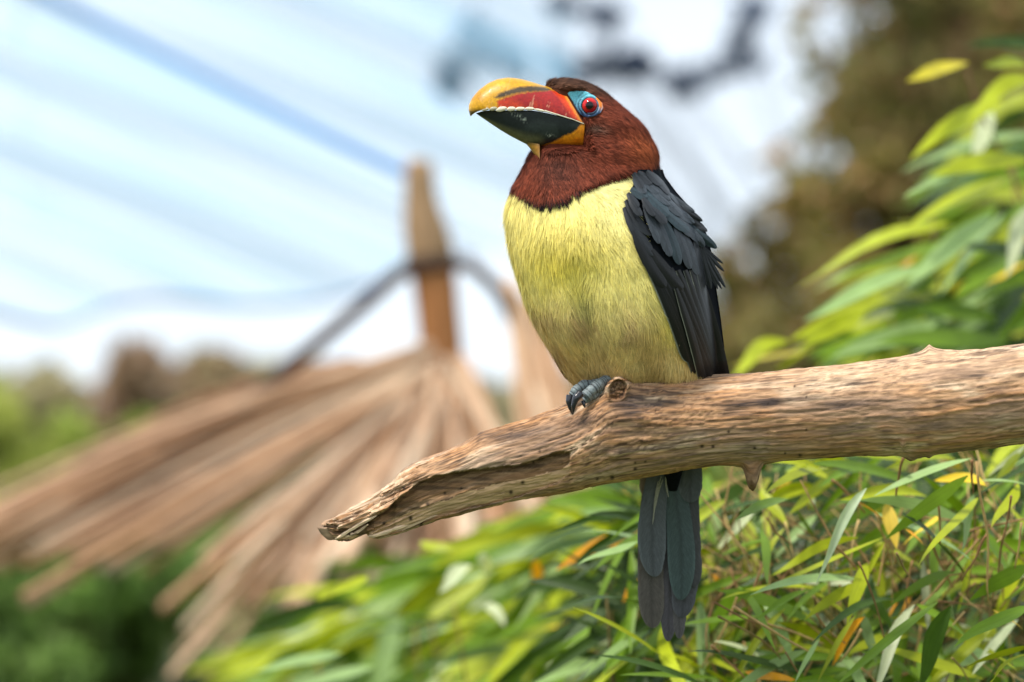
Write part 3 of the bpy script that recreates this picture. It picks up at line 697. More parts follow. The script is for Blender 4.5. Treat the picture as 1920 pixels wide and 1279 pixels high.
def make_bamboo_high():
    bm = Bamboo(gnd(2000, D + 0.9), 'tall arching bamboo with broad drooping leaves behind the thick branch end', 303); g = bm.g
    hand = [(1815, 118, 1695, 152, 40, YL * .55 + G2 * .5, .05), (1930, 125, 1840, 118, 30, G2, .05), (1880, 190, 1705, 300, 46, G2 * 1.05, .3), (1860, 210, 1822, 310, 40, PL * .85, .1), (1950, 150, 1800, 215, 40, G2, .2), (1930, 300, 1740, 330, 50, G2, .2), (1860, 320, 1690, 370, 46, G3, .15),
            (1900, 330, 1700, 430, 56, G2 * 1.1, .15), (1780, 420, 1450, 545, 58, G2 * 1.05, .12), (1800, 450, 1570, 530, 46, G1, .1), (1860, 400, 1700, 540, 52, G3, .12), (1880, 400, 1760, 555, 44, G3 * 1.1, .1), (1760, 500, 1500, 600, 50, G3, .1), (1930, 460, 1790, 560, 56, G1, .1),
            (1850, 600, 1640, 545, 44, G2 * .95, .1), (1900, 620, 1700, 570, 44, G1, .1), (1890, 640, 1640, 650, 50, G1 * .9, .2), (1760, 600, 1560, 680, 50, G3 * .9, .1), (1680, 560, 1480, 640, 46, G2, .1), (1720, 480, 1690, 510, 40, OR, .05), (1700, 640, 1540, 690, 46, G1, .1), (1940, 380, 1880, 520, 40, PL * .8, .1),
            (1620, 590, 1500, 650, 44, G2, .1), (1600, 640, 1440, 690, 46, G2 * 1.1, .1), (1520, 660, 1370, 690, 44, YL * .5 + G2 * .4, .1), (1480, 640, 1360, 700, 40, G2, .1), (1940, 560, 1840, 640, 50, G4 * 1.2, .1)]
    for (x0, y0, x1, y1, w, c, dr) in hand:
        d = D + 0.50 + 0.16 * g.random(); bm.leaf(x0, y0, d, x1, y1, d - .05, w * 0.85, c, True, dr)
    for k in range(14):
        x = 1700 + 380 * g.random(); d = D + 0.75 + .4 * g.random(); ty = 250 + 350 * g.random()
        bm.twig([(x + 60, 3500, d), (x + 50, 1800, d), (x + 20, 1000, d), (x - 60, ty, d - .06)], 4.5, lin(130, 110, 66) * (.7 + .5 * g.random()))
    bm.twig([(1990, 520, D + .62), (1900, 330, D + .62), (1830, 190, D + .62), (1812, 128, D + .62)], 3.0, lin(120, 80, 62))
    left = lambda y: np.interp(y, [100, 200, 300, 420, 480, 560, 650, 760, 900], [1850, 1830, 1830, 1780, 1720, 1650, 1630, 1550, 1500])
    for k in range(620):
        y = 130 + 800 * g.random() ** 0.75; x = left(y) + 40 + (2120 - left(y)) * g.random()
        d = D + 0.55 + 0.7 * g.random() ** .8; a = math.radians(g.normal(207, 15)) if g.random() < .88 else math.radians(g.uniform(240, 320))
        L = 170 + 140 * g.random(); w = 32 + 20 * g.random(); c = pick(g, PAL, [5, 5, 2, 3, 0.25, 0.15, 0.3])
        x1, y1 = x + L * math.cos(a), y - L * math.sin(a)
        if y < 450 and g.random() < 0.78: continue
        bm.leaf(x, y, d, x1, y1, d - .05 + g.normal() * .03, w, c, bm.count < 220 and d < D + 0.85)
    bm.done()
make_bamboo_near(); make_bamboo_mid(); make_bamboo_high()

# ================================================================== BRANCH
BR_TOP = np.array([(616, 984), (622, 974), (650, 962), (672, 948), (690, 940), (711, 931), (714, 922), (738, 908), (741, 896), (756, 880), (775, 868), (800, 858), (830, 848), (870, 831), (900, 812), (940, 800), (985, 788), (1030, 770), (1075, 752), (1110, 730), (1140, 709), (1160, 706), (1200, 707), (1300, 706), (1400, 700), (1500, 690), (1600, 681), (1680, 671), (1750, 661), (1840, 655), (1920, 645), (2100, 626), (2400, 600)], float)
BR_BOT = np.array([(616, 990), (622, 1004), (634, 1016), (655, 1009), (686, 999), (692, 1008), (712, 1011), (745, 1002), (790, 985), (830, 972), (862, 966), (900, 955), (942, 946), (946, 943), (1000, 934), (1060, 926), (1120, 912), (1190, 899), (1240, 890), (1300, 878), (1380, 868), (1450, 865), (1520, 860), (1600, 855), (1680, 854), (1750, 854), (1840, 843), (1920, 831), (2100, 815), (2400, 800)], float)
def br_top(x): return smooth_curve(BR_TOP[:, 0], BR_TOP[:, 1], x, 3)
def br_bot(x): return smooth_curve(BR_BOT[:, 0], BR_BOT[:, 1], x, 3)
def br_dep(x): return np.interp(x, [600, 900, 1250, 1600, 1920, 2400], [14, 4, 0, -30, -90, -190])

def make_branch():
    root = empty('dead_branch', B(1800, 760, -60), 'broken weathered dead branch that the bird perches on', 'branch')
    xs = np.concatenate([np.arange(616, 800, 1.3), np.arange(800, 1480, 2.2), np.arange(1480, 1930, 3.2), np.arange(1930, 2400, 12)])
    nth = 220; th = np.linspace(0, 2 * np.pi, nth, endpoint=False)
    X = np.repeat(xs[:, None], nth, 1); TH = np.repeat(th[None, :], len(xs), 0)
    yt, yb = br_top(xs)[:, None], br_bot(xs)[:, None]
    yc, ry = (yt + yb) / 2, (yb - yt) / 2
    rd = ry * np.interp(xs, [616, 700, 900, 1100], [0.9, 0.85, 0.92, 0.97])[:, None]
    c_, s_ = np.cos(TH), np.sin(TH)               # theta 0 = top, 90 deg = towards the camera
    Y0 = yc - ry * c_
    # grain coordinate round the girth, warped round the knot
    kx, ky = 1158.0, 731.0
    front = s_ > 0
    dxk, dyk = (X - kx), (Y0 - ky)
    rk = np.sqrt((dxk / 21.0) ** 2 + (dyk / 21.0) ** 2)
    warp = np.where(front, 26 * np.exp(-((dxk - 10) / 75) ** 2) * np.exp(-((dyk - 40) / 70) ** 2), 0)
    slope = np.gradient((br_top(xs) + br_bot(xs)) / 2, xs)[:, None]
    gv = np.where(front, Y0 - warp, 2 * 900 - Y0) - yc     # arc-like coordinate, continuous along the branch
    gvv = TH * 95 + warp * 0.6
    wob = 16 * (fbm(X * 0.008, TH * 1.5, 0, 71, 3) - 0.5)
    gA = fbm(X * 0.014, (gvv + wob) * 0.16, 0, 11, 4); gB = fbm(X * 0.03, (gvv + wob) * 0.42, 3, 12, 3); gC = vn(X * 0.05, (gvv + wob) * 0.9, 1, 14)
    big = fbm(X * 0.006 + 9, TH * 1.1, 0, 13, 3)
    gD = sstep(.62, .80, vn(X * .018, (gvv + wob) * .55, 2, 16)); gE = sstep(.66, .82, vn(X * .03, (gvv + wob) * 1.1, 5, 17))
    R = (big - 0.5) * 7 * sstep(640, 800, X) + (gA - 0.5) * 5.0 + (gB - 0.5) * 3.4 + (gC - 0.5) * 1.8 - (1.4 * gD + .9 * gE) * np.interp(X, [1200, 1500], [1, .55])
    # knot
    ang = np.arctan2(dyk, dxk); rk2 = rk * (1 + 0.12 * np.sin(2 * ang + 1) + 0.05 * np.sin(5 * ang))
    kn = front * (13 * np.exp(-((rk2 - 1.0) / 0.23) ** 2) - 9 * sstep(0.95, 0.7, rk2) + 7 * np.exp(-(rk2 / 2.1) ** 2))
    R = R + front * 6 * np.exp(-(rk2 / 2.2) ** 2) * sstep(.9, 1.3, rk2) * (c_ < .85)
    # small knots, snags
    def bump(x, y, w, h, a): return front * a * np.exp(-((X - x) / w) ** 2 - ((Y0 - y) / h) ** 2)
    R = R + bump(1243, 738, 8, 7, 5) + bump(1153, 850, 12, 8, 6) + bump(1210, 826, 9, 6, 4) + bump(1522, 697, 5, 5, 6) + bump(1693, 831, 4, 6, 9) + bump(1190, 790, 70, 22, 6) - bump(1150, 800, 60, 14, 5)
    R = R + bump(1530, 740, 14, 10, 4)
    lo = np.exp(-((TH - np.pi) / 0.30) ** 2)
    R = R + (37 + 10 * vn(X * .3, TH * 6, 0, 15)) * np.exp(-((TH - np.pi) / 0.24) ** 4) * np.exp(-(np.abs(X - 1411) / 14.0) ** 3.2) + 9 * lo * np.exp(-((X - 1400) / 34) ** 2)
    stub = np.exp(-((X - 1411) / 20) ** 2) * np.exp(-((TH - np.pi) / 0.4) ** 2)
    R = R + stub * 13 * (fbm(X * .12, TH * 14, 0, 27, 3) - .5)
    R = R + 10 * lo * np.exp(-((X - 1712) / 16) ** 2) * (0.6 + 0.8 * vn(X * .15, TH * 8, 0, 5)) + 5 * lo * np.exp(-((X - 1742) / 6) ** 2)
    hi = np.exp(-(np.minimum(TH, 2 * np.pi - TH) / 0.25) ** 2)
    R = R + 10 * hi * np.exp(-(np.abs(X - 1742) / 9) ** 1.3) + 5 * hi * np.exp(-((X - 1742) / 40) ** 2)
    # hollow left by the broken heartwood
    C5 = lambda pl: (np.array([600 + p[0] / 3.2 for p in pl]), np.array([740 + p[1] / 3.2 for p in pl]))
    ux, uy = C5([(30, 780), (190, 800), (400, 690), (500, 600), (590, 515), (700, 490), (850, 455), (1000, 435), (1150, 430), (1300, 392), (1400, 352), (1500, 338)])
    lx, ly = C5([(30, 850), (290, 830), (400, 770), (600, 680), (760, 625), (900, 580), (1100, 530), (1300, 490), (1450, 450), (1500, 400)])
    xw = X + 6 * (fbm(X * .05, Y0 * .05, 0, 33, 3) - .5)
    yu = np.interp(xw, ux, uy) + 5 * (vn(X * .06, 0, 0, 8) - .5); yl = np.interp(xw, lx, ly) + 4 * (vn(X * .05, 1, 0, 9) - .5)
    v = (Y0 - yu) / np.maximum(yl - yu, 3)
    endf = sstep(1069.5, 1066, xw)
    dent = front * endf * np.where((v > 0), np.where(v < 1, sstep(0, 0.07, v) * (1 - 0.72 * v), 0), 0) * np.interp(X, [620, 720, 850, 1000, 1060], [16, 30, 36, 32, 20])
    # split lower face: a flat fresh ledge under the hollow
    ex, ey = C5([(30, 880), (330, 868), (500, 810), (760, 715), (900, 680), (1080, 640), (1200, 610), (1440, 528), (1500, 470)])
    ye = np.interp(xw, ex, ey)
    ledge = front * endf * ((v >= 1) & (Y0 < ye))
    dent = dent + ledge * np.interp(X, [620, 850, 1000, 1069], [8, 10, 8, 3]) + ledge * 3 * np.floor(3 * vn(X * .012, (Y0 - yl) * .1, 0, 44)) / 3
    # splintered steps at the broken end
    spl = sstep(860, 700, X)
    stp = np.floor(4 * fbm((X + Y0 * 1.2) * 0.018, (Y0 + 0.45 * X) * 0.09, 0, 55, 2)) / 4
    dent = dent + front * spl * (stp - .3) * 26 * (v < 0) + front * spl * (vn(X * .02, (Y0 + .45 * X) * .35, 0, 58) - .5) * 9
    R = R - dent * 0.0
    DE = br_dep(xs)[:, None] - (rd + R) * s_ + dent
    Y = yc - (ry + R) * c_
    face = -86 + 4.5 * sstep(.92, .78, rk2) * (1 + 2.2 * (fbm(X * .25, Y0 * .25, 0, 19, 3) - .5)) - 3.0 * np.exp(-((rk2 - .95) / .1) ** 2) + 2 * np.sin(rk2 * 22) * (rk2 < .75)
    DE = np.where(front & (rk2 < 1.5), DE + (np.minimum(face, DE - 2) - DE) * sstep(1.42, 1.0, rk2), DE)
    # jagged end: splinters of unequal length
    endj = sstep(720, 616, X) * 52 * (vn(TH * 3.0, 0, 0, 61) + .5 * vn(TH * 9, 0, 0, 62) - .6)
    X2 = X + endj * (X < 700)
    V = B(X2, Y, DE).reshape(-1, 3)
    # colour
    tan, pale, dark, warm, grey = lin(196, 152, 114), lin(228, 198, 166), lin(84, 68, 60), lin(190, 136, 88), lin(158, 132, 112)
    C = np.ones(X.shape + (3,)) * tan
    def mixc(C, c, f): f = np.clip(f, 0, 1)[..., None]; return C * (1 - f) + np.asarray(c) * f
    C = mixc(C, warm, sstep(.45, .7, gA) * .7); C = mixc(C, pale, sstep(.5, .75, fbm(X * .01, TH * 4, 0, 81, 3)) * .75)
    C = mixc(C, pale, .55 * np.clip(c_, 0, 1) * sstep(1250, 1700, X))  # upper side of the thick end painted paler, as lit from above
    C = mixc(C, dark, sstep(.56, .74, gB) * .5 + sstep(.68, .85, gC) * .28)
    st = fbm(X * .012, TH * 5, 0, 91, 4); C = mixc(C, dark, sstep(.56, .70, st) * .7 * sstep(.3, .6, gB))
    C = mixc(C, lin(86, 62, 46), (gD * .6 + gE * .4) * np.interp(X, [1200, 1500], [1, .55]))
    C = mixc(C, grey, sstep(.5, .7, fbm(X * .005, TH * 2, 0, 93, 2)) * .5)
    def blot(x, y, w, h, a): return a * front * np.exp(-((X - x - (Y0 - y) * .0) / w) ** 2 - ((Y0 - y + (X - x) * .08) / h) ** 2) * (0.35 + 1.1 * gB)
    bl = blot(1185, 765, 34, 26, 1.0) + blot(1090, 790, 45, 14, .8) + blot(960, 815, 80, 12, .8) + blot(1400, 755, 60, 8, 1.0) + blot(1450, 756, 25, 8, 1.) + blot(1590, 758, 60, 8, 1.0) + blot(1245, 757, 40, 8, .9) + blot(1130, 840, 22, 10, .7) + blot(1380, 770, 30, 10, .5) + blot(1820, 705, 40, 4, .7) + blot(1870, 730, 20, 10, .5)
    C = mixc(C, lin(74, 62, 58), bl)
    C = mixc(C, lin(120, 84, 56), front * sstep(.98, .8, rk2) * .7); C = mixc(C, dark * .6, front * sstep(.9, .7, rk2) * sstep(.5, .7, fbm(X * .3, Y0 * .3, 0, 23, 2)) * .8)
    hol = front * endf * (v > 0) * (v < 1)
    C = mixc(C, lin(128, 98, 66), hol * .75); C = mixc(C, lin(78, 62, 46), hol * sstep(.5, .75, vn(X * .02, Y0 * .25, 0, 24)) * .7)
    C = mixc(C, lin(214, 176, 138), ledge * .8)
    C = mixc(C, lin(224, 190, 156), spl * front * (v < 0.05) * sstep(.35, .7, fbm(X * .04, (Y0 + .45 * X) * .1, 0, 25, 3)) * .8)
    # worm holes
    holes = [(1012, 846, 3), (1148, 794, 3), (1204, 826, 2.6), (1316, 838, 4), (1337, 838, 3.4), (1366, 810, 3), (1191, 881, 4), (1148, 897, 4), (1210, 866, 2.5), (1191, 868, 2.5), (950, 790, 2), (958, 923, 4), (865, 916, 3), (802, 945, 3.5), (770, 972, 4), (1440, 757, 2), (1500, 853, 3.5), (1490, 724, 3), (1512, 745, 2.5), (1512, 806, 3), (980, 905, 4), (790, 985, 4), (834, 925, 3), (757, 915, 4), (720, 982, 3), (1000, 757 + 110, 2.5), (1415, 840, 3), (1472, 850, 2.5), (1120, 900, 3)]
    for (hx, hy, hr) in holes:
        f = front * np.exp(-(((X - hx) / hr) ** 2 + ((Y0 - hy) / hr) ** 2) ** 1.5); C = mixc(C, lin(40, 30, 24), f * .95)
    C = mixc(C, lin(96, 70, 50), lo * (np.exp(-((X - 1411) / 22) ** 2) * .85 + np.exp(-((X - 1715) / 20) ** 2) * .5))
    V0 = B(np.array([632.0]), np.array([988.0]), np.array([14.0])); V1 = B(np.array([2400.0]), np.array([700.0]), np.array([-190.0]))
    k = len(V); n = len(xs); j = np.arange(nth)
    V = np.vstack([V, V0, V1]); Cc = np.vstack([C.reshape(-1, 3), pale, tan])
    F = [grid(n, nth, True)[:, ::-1], np.stack([np.full(nth, k), j, (j + 1) % nth], -1), np.stack([np.full(nth, k + 1), (n - 1) * nth + (j + 1) % nth, (n - 1) * nth + j], -1)]
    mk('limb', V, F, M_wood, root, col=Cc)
    gs = np.random.default_rng(9)
    for (xa, ya, xb, yb, w) in [(800, 866, 742, 897, 11), (764, 884, 712, 924, 10), (752, 900, 646, 963, 11), (735, 922, 624, 976, 10), (740, 912, 690, 938, 7), (716, 944, 632, 992, 9), (706, 966, 628, 1010, 10), (770, 984, 690, 1006, 9), (820, 966, 712, 1008, 7), (690, 985, 646, 1009, 7), (785, 880, 736, 912, 7), (840, 850, 778, 872, 8)]:
        t = np.linspace(0, 1, 10); xx_ = xa + (xb - xa) * t; y_ = ya + (yb - ya) * t + 1.5 * np.sin(t * 6 + xa)
        yc_, ry_ = (br_top(xx_) + br_bot(xx_)) / 2, (br_bot(xx_) - br_top(xx_)) / 2
        dz = br_dep(xx_) - .85 * ry_ * np.sqrt(np.clip(1 - ((y_ - yc_) / ry_) ** 2, .12, 1)) + 4.5
        Vv, Ff = tube(B(xx_, y_, dz), w * .5 * S * np.interp(t, [0, .2, .8, .97, 1], [.2, .7, .8, .6, .3]) * (1 + .2 * gs.normal(size=10)), 4, squash=.6)
        cs = lin(230, 198, 166) * (.75 + .35 * gs.random())
        mk('splinter', Vv, Ff, M_wood, root, col=np.broadcast_to(cs, (len(Vv), 3)), smooth=False)
make_branch()

# ================================================================== THE BIRD
# sections across the body: image row, left edge, right edge, depth of the axis, half depth, facial taper
SEC = np.array([
    (148, 1050, 1068, 4, 8, .2), (152, 1032, 1088, 4, 26, .3), (158, 1024, 1106, 4, 40, .4), (167, 1022, 1124, 4, 50, .45), (185, 1028, 1148, 4, 60, .45), (205, 1038, 1171, 4, 68, .45), (230, 1046, 1200, 5, 75, .45),
    (260, 1022, 1220, 6, 80, .40), (280, 1000, 1230, 7, 84, .3), (305, 986, 1234, 8, 88, .18), (330, 973, 1240, 6, 95, .08), (355, 960, 1256, 2, 104, 0), (380, 953, 1276, -2, 113, 0), (420, 951, 1300, -6, 123, 0), (470, 957, 1316, -6, 130, 0),
    (520, 970, 1324, -2, 132, 0), (570, 986, 1332, 6, 130, 0), (620, 1010, 1340, 16, 124, 0), (660, 1034, 1344, 26, 114, 0), (690, 1054, 1345, 34, 102, 0), (708, 1068, 1342, 44, 90, 0), (730, 1096, 1335, 66, 74, 0), (765, 1140, 1326, 88, 56, 0), (810, 1190, 1312, 92, 38, 0), (850, 1208, 1302, 90, 22, 0), (872, 1225, 1290, 88, 10, 0)], float)
def hermite(xs, ys, q):
    q = np.clip(np.asarray(q, float), xs[0], xs[-1]); m = np.gradient(ys, xs)
    i = np.clip(np.searchsorted(xs, q) - 1, 0, len(xs) - 2); h = xs[i + 1] - xs[i]; t = (q - xs[i]) / h
    return (2 * t ** 3 - 3 * t ** 2 + 1) * ys[i] + (t ** 3 - 2 * t ** 2 + t) * h * m[i] + (-2 * t ** 3 + 3 * t ** 2) * ys[i + 1] + (t ** 3 - t ** 2) * h * m[i + 1]
_sy = np.arange(148, 873, 1.0)
_sv = []
for _k in range(1, 6):
    _raw = hermite(SEC[:, 0], SEC[:, _k], _sy); _pad = np.pad(_raw, 12, mode='edge'); _ker = np.exp(-np.linspace(-2, 2, 25) ** 2); _ker /= _ker.sum()
    _smo = np.convolve(_pad, _ker, 'valid'); _sv.append(np.where(_sy > 200, _smo, _raw))
def sec(y): return [np.interp(y, _sy, v_) for v_ in _sv]
HOODX = np.array([930, 956, 975, 990, 1005, 1030, 1055, 1075, 1100, 1130, 1160, 1195, 1220, 1236, 1300], float)
HOODY = np.array([346, 350, 361, 373, 381, 383, 378, 364, 348, 336, 328, 321, 313, 299, 262], float)
WINGY = np.array([300, 325, 350, 380, 420, 455, 500, 545, 600, 640, 700, 760], float)
WINGX = np.array([1205, 1196, 1188, 1181, 1184, 1196, 1221, 1247, 1281, 1301, 1322, 1340], float)

def body_xyz(y, th):
    """y image row, th angle: 0 = image right, 90 deg = towards camera"""
    L, R, dc, dr, tp = sec(y)
    c_, s_ = np.cos(th), np.sin(th); n = 2 / 2.15
    cx = np.sign(c_) * np.abs(c_) ** n; sy = np.sign(s_) * np.abs(s_) ** n
    x = (L + R) / 2 + (R - L) / 2 * cx
    d = dc - dr * sy * (1 - tp * np.clip(-c_, 0, 1) ** 1.4)
    f = np.clip(s_, 0, 1)
    # breast feather masses: flank and thigh swellings with a furrow between
    d = d - f * (13 * np.exp(-((x - 1045) / 48) ** 2 - ((y - 630) / 75) ** 2) + 12 * np.exp(-((x - 1190) / 70) ** 2 - ((y - 600) / 90) ** 2)
                 - 13 * np.exp(-((x - (1100 + (y - 600) * .25)) / 22) ** 2 - ((y - 610) / 80) ** 2) + 7 * np.exp(-((x - 1060) / 70) ** 2 - ((y - 440) / 45) ** 2))
    d = d - f * 4 * (fbm(x * .014 + y * .008, y * .010 - x * .009, 0, 7, 2) - .5) * sstep(390, 430, y)
    # hood sits proud of the breast
    hb = np.interp(x, HOODX, HOODY)
    d = d - f * 7 * sstep(14, -10, y - hb) * sstep(250, 300, y)
    d = d - f * 9 * np.exp(-((x - 1010) / 25) ** 2 - ((y - 330) / 30) ** 2) + f * 9 * np.exp(-((x - (1002 - (y - 320) * .25)) / 7) ** 2 - ((y - 325) / 26) ** 2)
    k = sstep(1106, 1092, x) * sstep(160, 172, y) * sstep(284, 274, y)
    d = np.where(d < 0, d * (1 - k) + np.maximum(d, -34) * k, d * (1 - k) + np.minimum(d, 36) * k)
    return x, d

yy = np.concatenate([np.linspace(148, 340, 90), np.linspace(342, 872, 130)]); tt = np.linspace(0, 2 * np.pi, 180, endpoint=False)
YY, TT = np.meshgrid(yy, tt, indexing='ij'); XX, DD = body_xyz(YY, TT)
BV = B(XX, YY, DD).reshape(-1, 3); BX, BY, BD, BT = XX.ravel(), YY.ravel(), DD.ravel(), TT.ravel()
BF = grid(len(yy), len(tt), True)

def front_depth(x, y):
    """depth of the body's camera-side surface at (x,y)"""
    x = np.asarray(x, float); y = np.asarray(y, float)
    L, R, dc, dr, tp = sec(y)
    q = np.clip((x - (L + R) / 2) / ((R - L) / 2), -.985, .985)
    ct = np.sign(q) * np.abs(q) ** (2.15 / 2); th = np.arccos(np.clip(ct, -1, 1))
    return body_xyz(y, th)[1]

C1 = lambda x, y: (860 + x / 4.5675, 130 + y / 4.5675)
UP_CUL = np.array([C1(*p) for p in [(905, 182), (850, 170), (790, 155), (720, 138), (640, 112), (540, 84), (470, 74), (420, 71), (330, 85), (250, 120), (170, 180), (115, 245), (88, 305), (85, 350), (94, 385), (104, 404)]])
UP_TOM = np.array([C1(*p) for p in [(1078, 468), (1000, 436), (900, 404), (800, 378), (720, 360), (650, 348), (570, 345), (480, 345), (400, 345), (320, 345), (260, 342), (210, 345), (170, 358), (140, 372), (118, 388), (104, 404)]])
LO_TOM = np.array([C1(*p) for p in [(1084, 470), (1000, 444), (900, 412), (800, 386), (720, 368), (650, 356), (570, 352), (480, 352), (400, 352), (320, 352), (260, 352), (200, 360), (150, 376)]])
LO_KEEL = np.array([C1(*p) for p in [(1064, 668), (980, 664), (900, 661), (800, 660), (720, 660), (650, 660), (590, 648), (520, 612), (440, 570), (360, 522), (290, 476), (220, 428), (150, 380)]])
BEAKPOLY = np.vstack([UP_CUL, UP_TOM[-2:], LO_KEEL[::-1], LO_TOM[:1], UP_TOM[:1]])
EYEPOLY = np.array([C1(*p) for p in [(912, 188), (960, 178), (1030, 176), (1085, 186), (1140, 212), (1185, 250), (1228, 290), (1238, 335), (1215, 370), (1175, 398), (1120, 412), (1075, 408), (1040, 385), (1008, 340), (975, 285), (945, 235)]])
EYE = np.array(C1(1124, 311))

def plumage_colour(x, y, d, th, seed=0):
    x, y, d, th = map(np.asarray, (x, y, d, th)); n = x.shape
    L, R, dc, dr, tp = sec(y)
    front = d < dc + 0.25 * dr
    hb = np.interp(x, HOODX, HOODY) + 3 * (vn(x * .15, y * .02, 0, 3) - .5)
    wx = np.interp(y, WINGY, WINGX) + 4 * (vn(x * .05, y * .15, 0, 4) - .5)
    C = np.ones(n + (3,)) * lin(26, 32, 38)
    yel = front & (y > hb) & (x < wx)
    f1 = fbm(x * .018, y * .012, 0, 31, 3); f2 = fbm(x * .03 + 7, y * .02, 0, 37, 3)
    Y = np.ones(n + (3,)) * lin(244, 230, 142)
    def mixc(C, c, f): f = np.clip(f, 0, 1)[..., None]; return C * (1 - f) + np.asarray(c) * f
    Y = mixc(Y, lin(240, 222, 98), .9 * np.exp(-((x - 1050) / 75) ** 2 - ((y - 470) / 55) ** 2))
    Y = mixc(Y, lin(246, 240, 172), .8 * np.exp(-((x - 1160) / 45) ** 2 - ((y - 370) / 45) ** 2))
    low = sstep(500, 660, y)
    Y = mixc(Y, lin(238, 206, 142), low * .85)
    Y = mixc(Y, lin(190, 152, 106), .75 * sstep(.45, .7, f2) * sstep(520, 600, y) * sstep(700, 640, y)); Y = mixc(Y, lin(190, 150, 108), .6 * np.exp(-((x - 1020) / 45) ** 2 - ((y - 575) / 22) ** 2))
    Y = mixc(Y, lin(196, 156, 98), .55 * sstep(.5, .75, f1) * low); Y = mixc(Y, lin(150, 136, 84), .7 * np.exp(-((x - 1095) / 12) ** 2 - ((y - 555) / 24) ** 2))
    Y = mixc(Y, lin(224, 208, 92), .8 * np.exp(-((x - 1255) / 34) ** 2 - ((y - 560) / 60) ** 2)); Y = mixc(Y, lin(220, 204, 156), .5 * sstep(660, 710, y))
    C = np.where(yel[..., None], Y, C)
    hood = (y <= hb) & (front | (y < 292))
    H = np.ones(n + (3,)) * lin(120, 58, 40)
    H = mixc(H, lin(158, 82, 48), np.exp(-((x - 1205) / 36) ** 2 - ((y - 272) / 34) ** 2)); H = mixc(H, lin(134, 64, 42), .8 * np.exp(-((x - 990) / 26) ** 2 - ((y - 345) / 30) ** 2))
    H = mixc(H, lin(84, 60, 46), sstep(196, 160, y) * .9); H = mixc(H, lin(70, 40, 32), .75 * np.exp(-((x - 1045) / 38) ** 2 - ((y - 310) / 36) ** 2))  # throat under the bill: naturally dark, with its shade painted in too
    H = mixc(H, lin(86, 74, 64), .8 * np.exp(-((x - 1112) / 16) ** 2 - ((y - 240) / 12) ** 2))
    H = mixc(H, lin(34, 26, 32), .95 * sstep(16, 3, hb - y) * sstep(972, 995, x) * sstep(1090, 1060, x)); H = mixc(H, lin(60, 30, 26), .6 * sstep(14, 2, hb - y))
    C = np.where(hood[..., None], H, C)
    return C, yel, hood

bird_base = B(1190, 706, 30)
bird = empty('perched_toucan', bird_base, 'small toucan with chestnut head, pale yellow breast and multicoloured bill perched on branch', 'bird')
COLB, _, _ = plumage_colour(BX, BY, BD, BT)
nb = len(BV); tn = len(tt); cap0, cap1 = BV[:tn].mean(0), BV[-tn:].mean(0)
jj = np.arange(tn)
body = mk('body', np.vstack([BV, cap0, cap1]), [BF, np.stack([np.full(tn, nb), jj, (jj + 1) % tn], -1)[:, ::-1], np.stack([np.full(tn, nb + 1), nb - tn + (jj + 1) % tn, nb - tn + jj], -1)[:, ::-1]], M_skin, bird,
          col=np.vstack([COLB, COLB[0], COLB[-1]]) * 0.8)

FLOW = np.array([(1040, 150, 1, -.05), (1075, 150, 1, .1), (1110, 165, 1, .5), (1160, 205, 1, .75), (1200, 245, .8, .9), (1226, 285, .45, 1), (1130, 250, 1, .35), (1150, 290, .95, .45), (1105, 285, .85, .6), (1190, 305, .8, .45), (1060, 300, .35, 1), (1020, 300, .1, 1), (1050, 335, .3, 1), (1000, 340, -.15, 1), (970, 350, -.45, 1), (1100, 335, .5, .8), (1150, 322, .7, .6), (1000, 380, .1, 1), (1040, 380, .15, 1),
                 (960, 385, -.2, 1), (1000, 420, -.12, 1), (1060, 420, .02, 1), (1120, 395, .15, 1), (1165, 370, .55, .9), (1185, 345, .8, .6), (1178, 430, .6, .9), (1100, 500, .03, 1), (975, 500, .12, 1), (1040, 560, .15, 1), (1150, 540, .25, 1), (1220, 560, .55, 1), (1280, 640, .4, 1), (1075, 640, .3, 1), (1180, 650, -.05, 1), (1300, 690, .1, 1), (1050, 680, .35, 1), (1240, 690, .05, 1), (1250, 340, .3, 1), (1300, 420, .4, 1)], float)
def flow(x, y):
    w = 1 / (((x[:, None] - FLOW[:, 0]) ** 2 + (y[:, None] - FLOW[:, 1]) ** 2) + 60) ** 1.5
    v = (w @ FLOW[:, 2:]) / w.sum(1)[:, None]
    return v / np.linalg.norm(v, axis=1)[:, None]

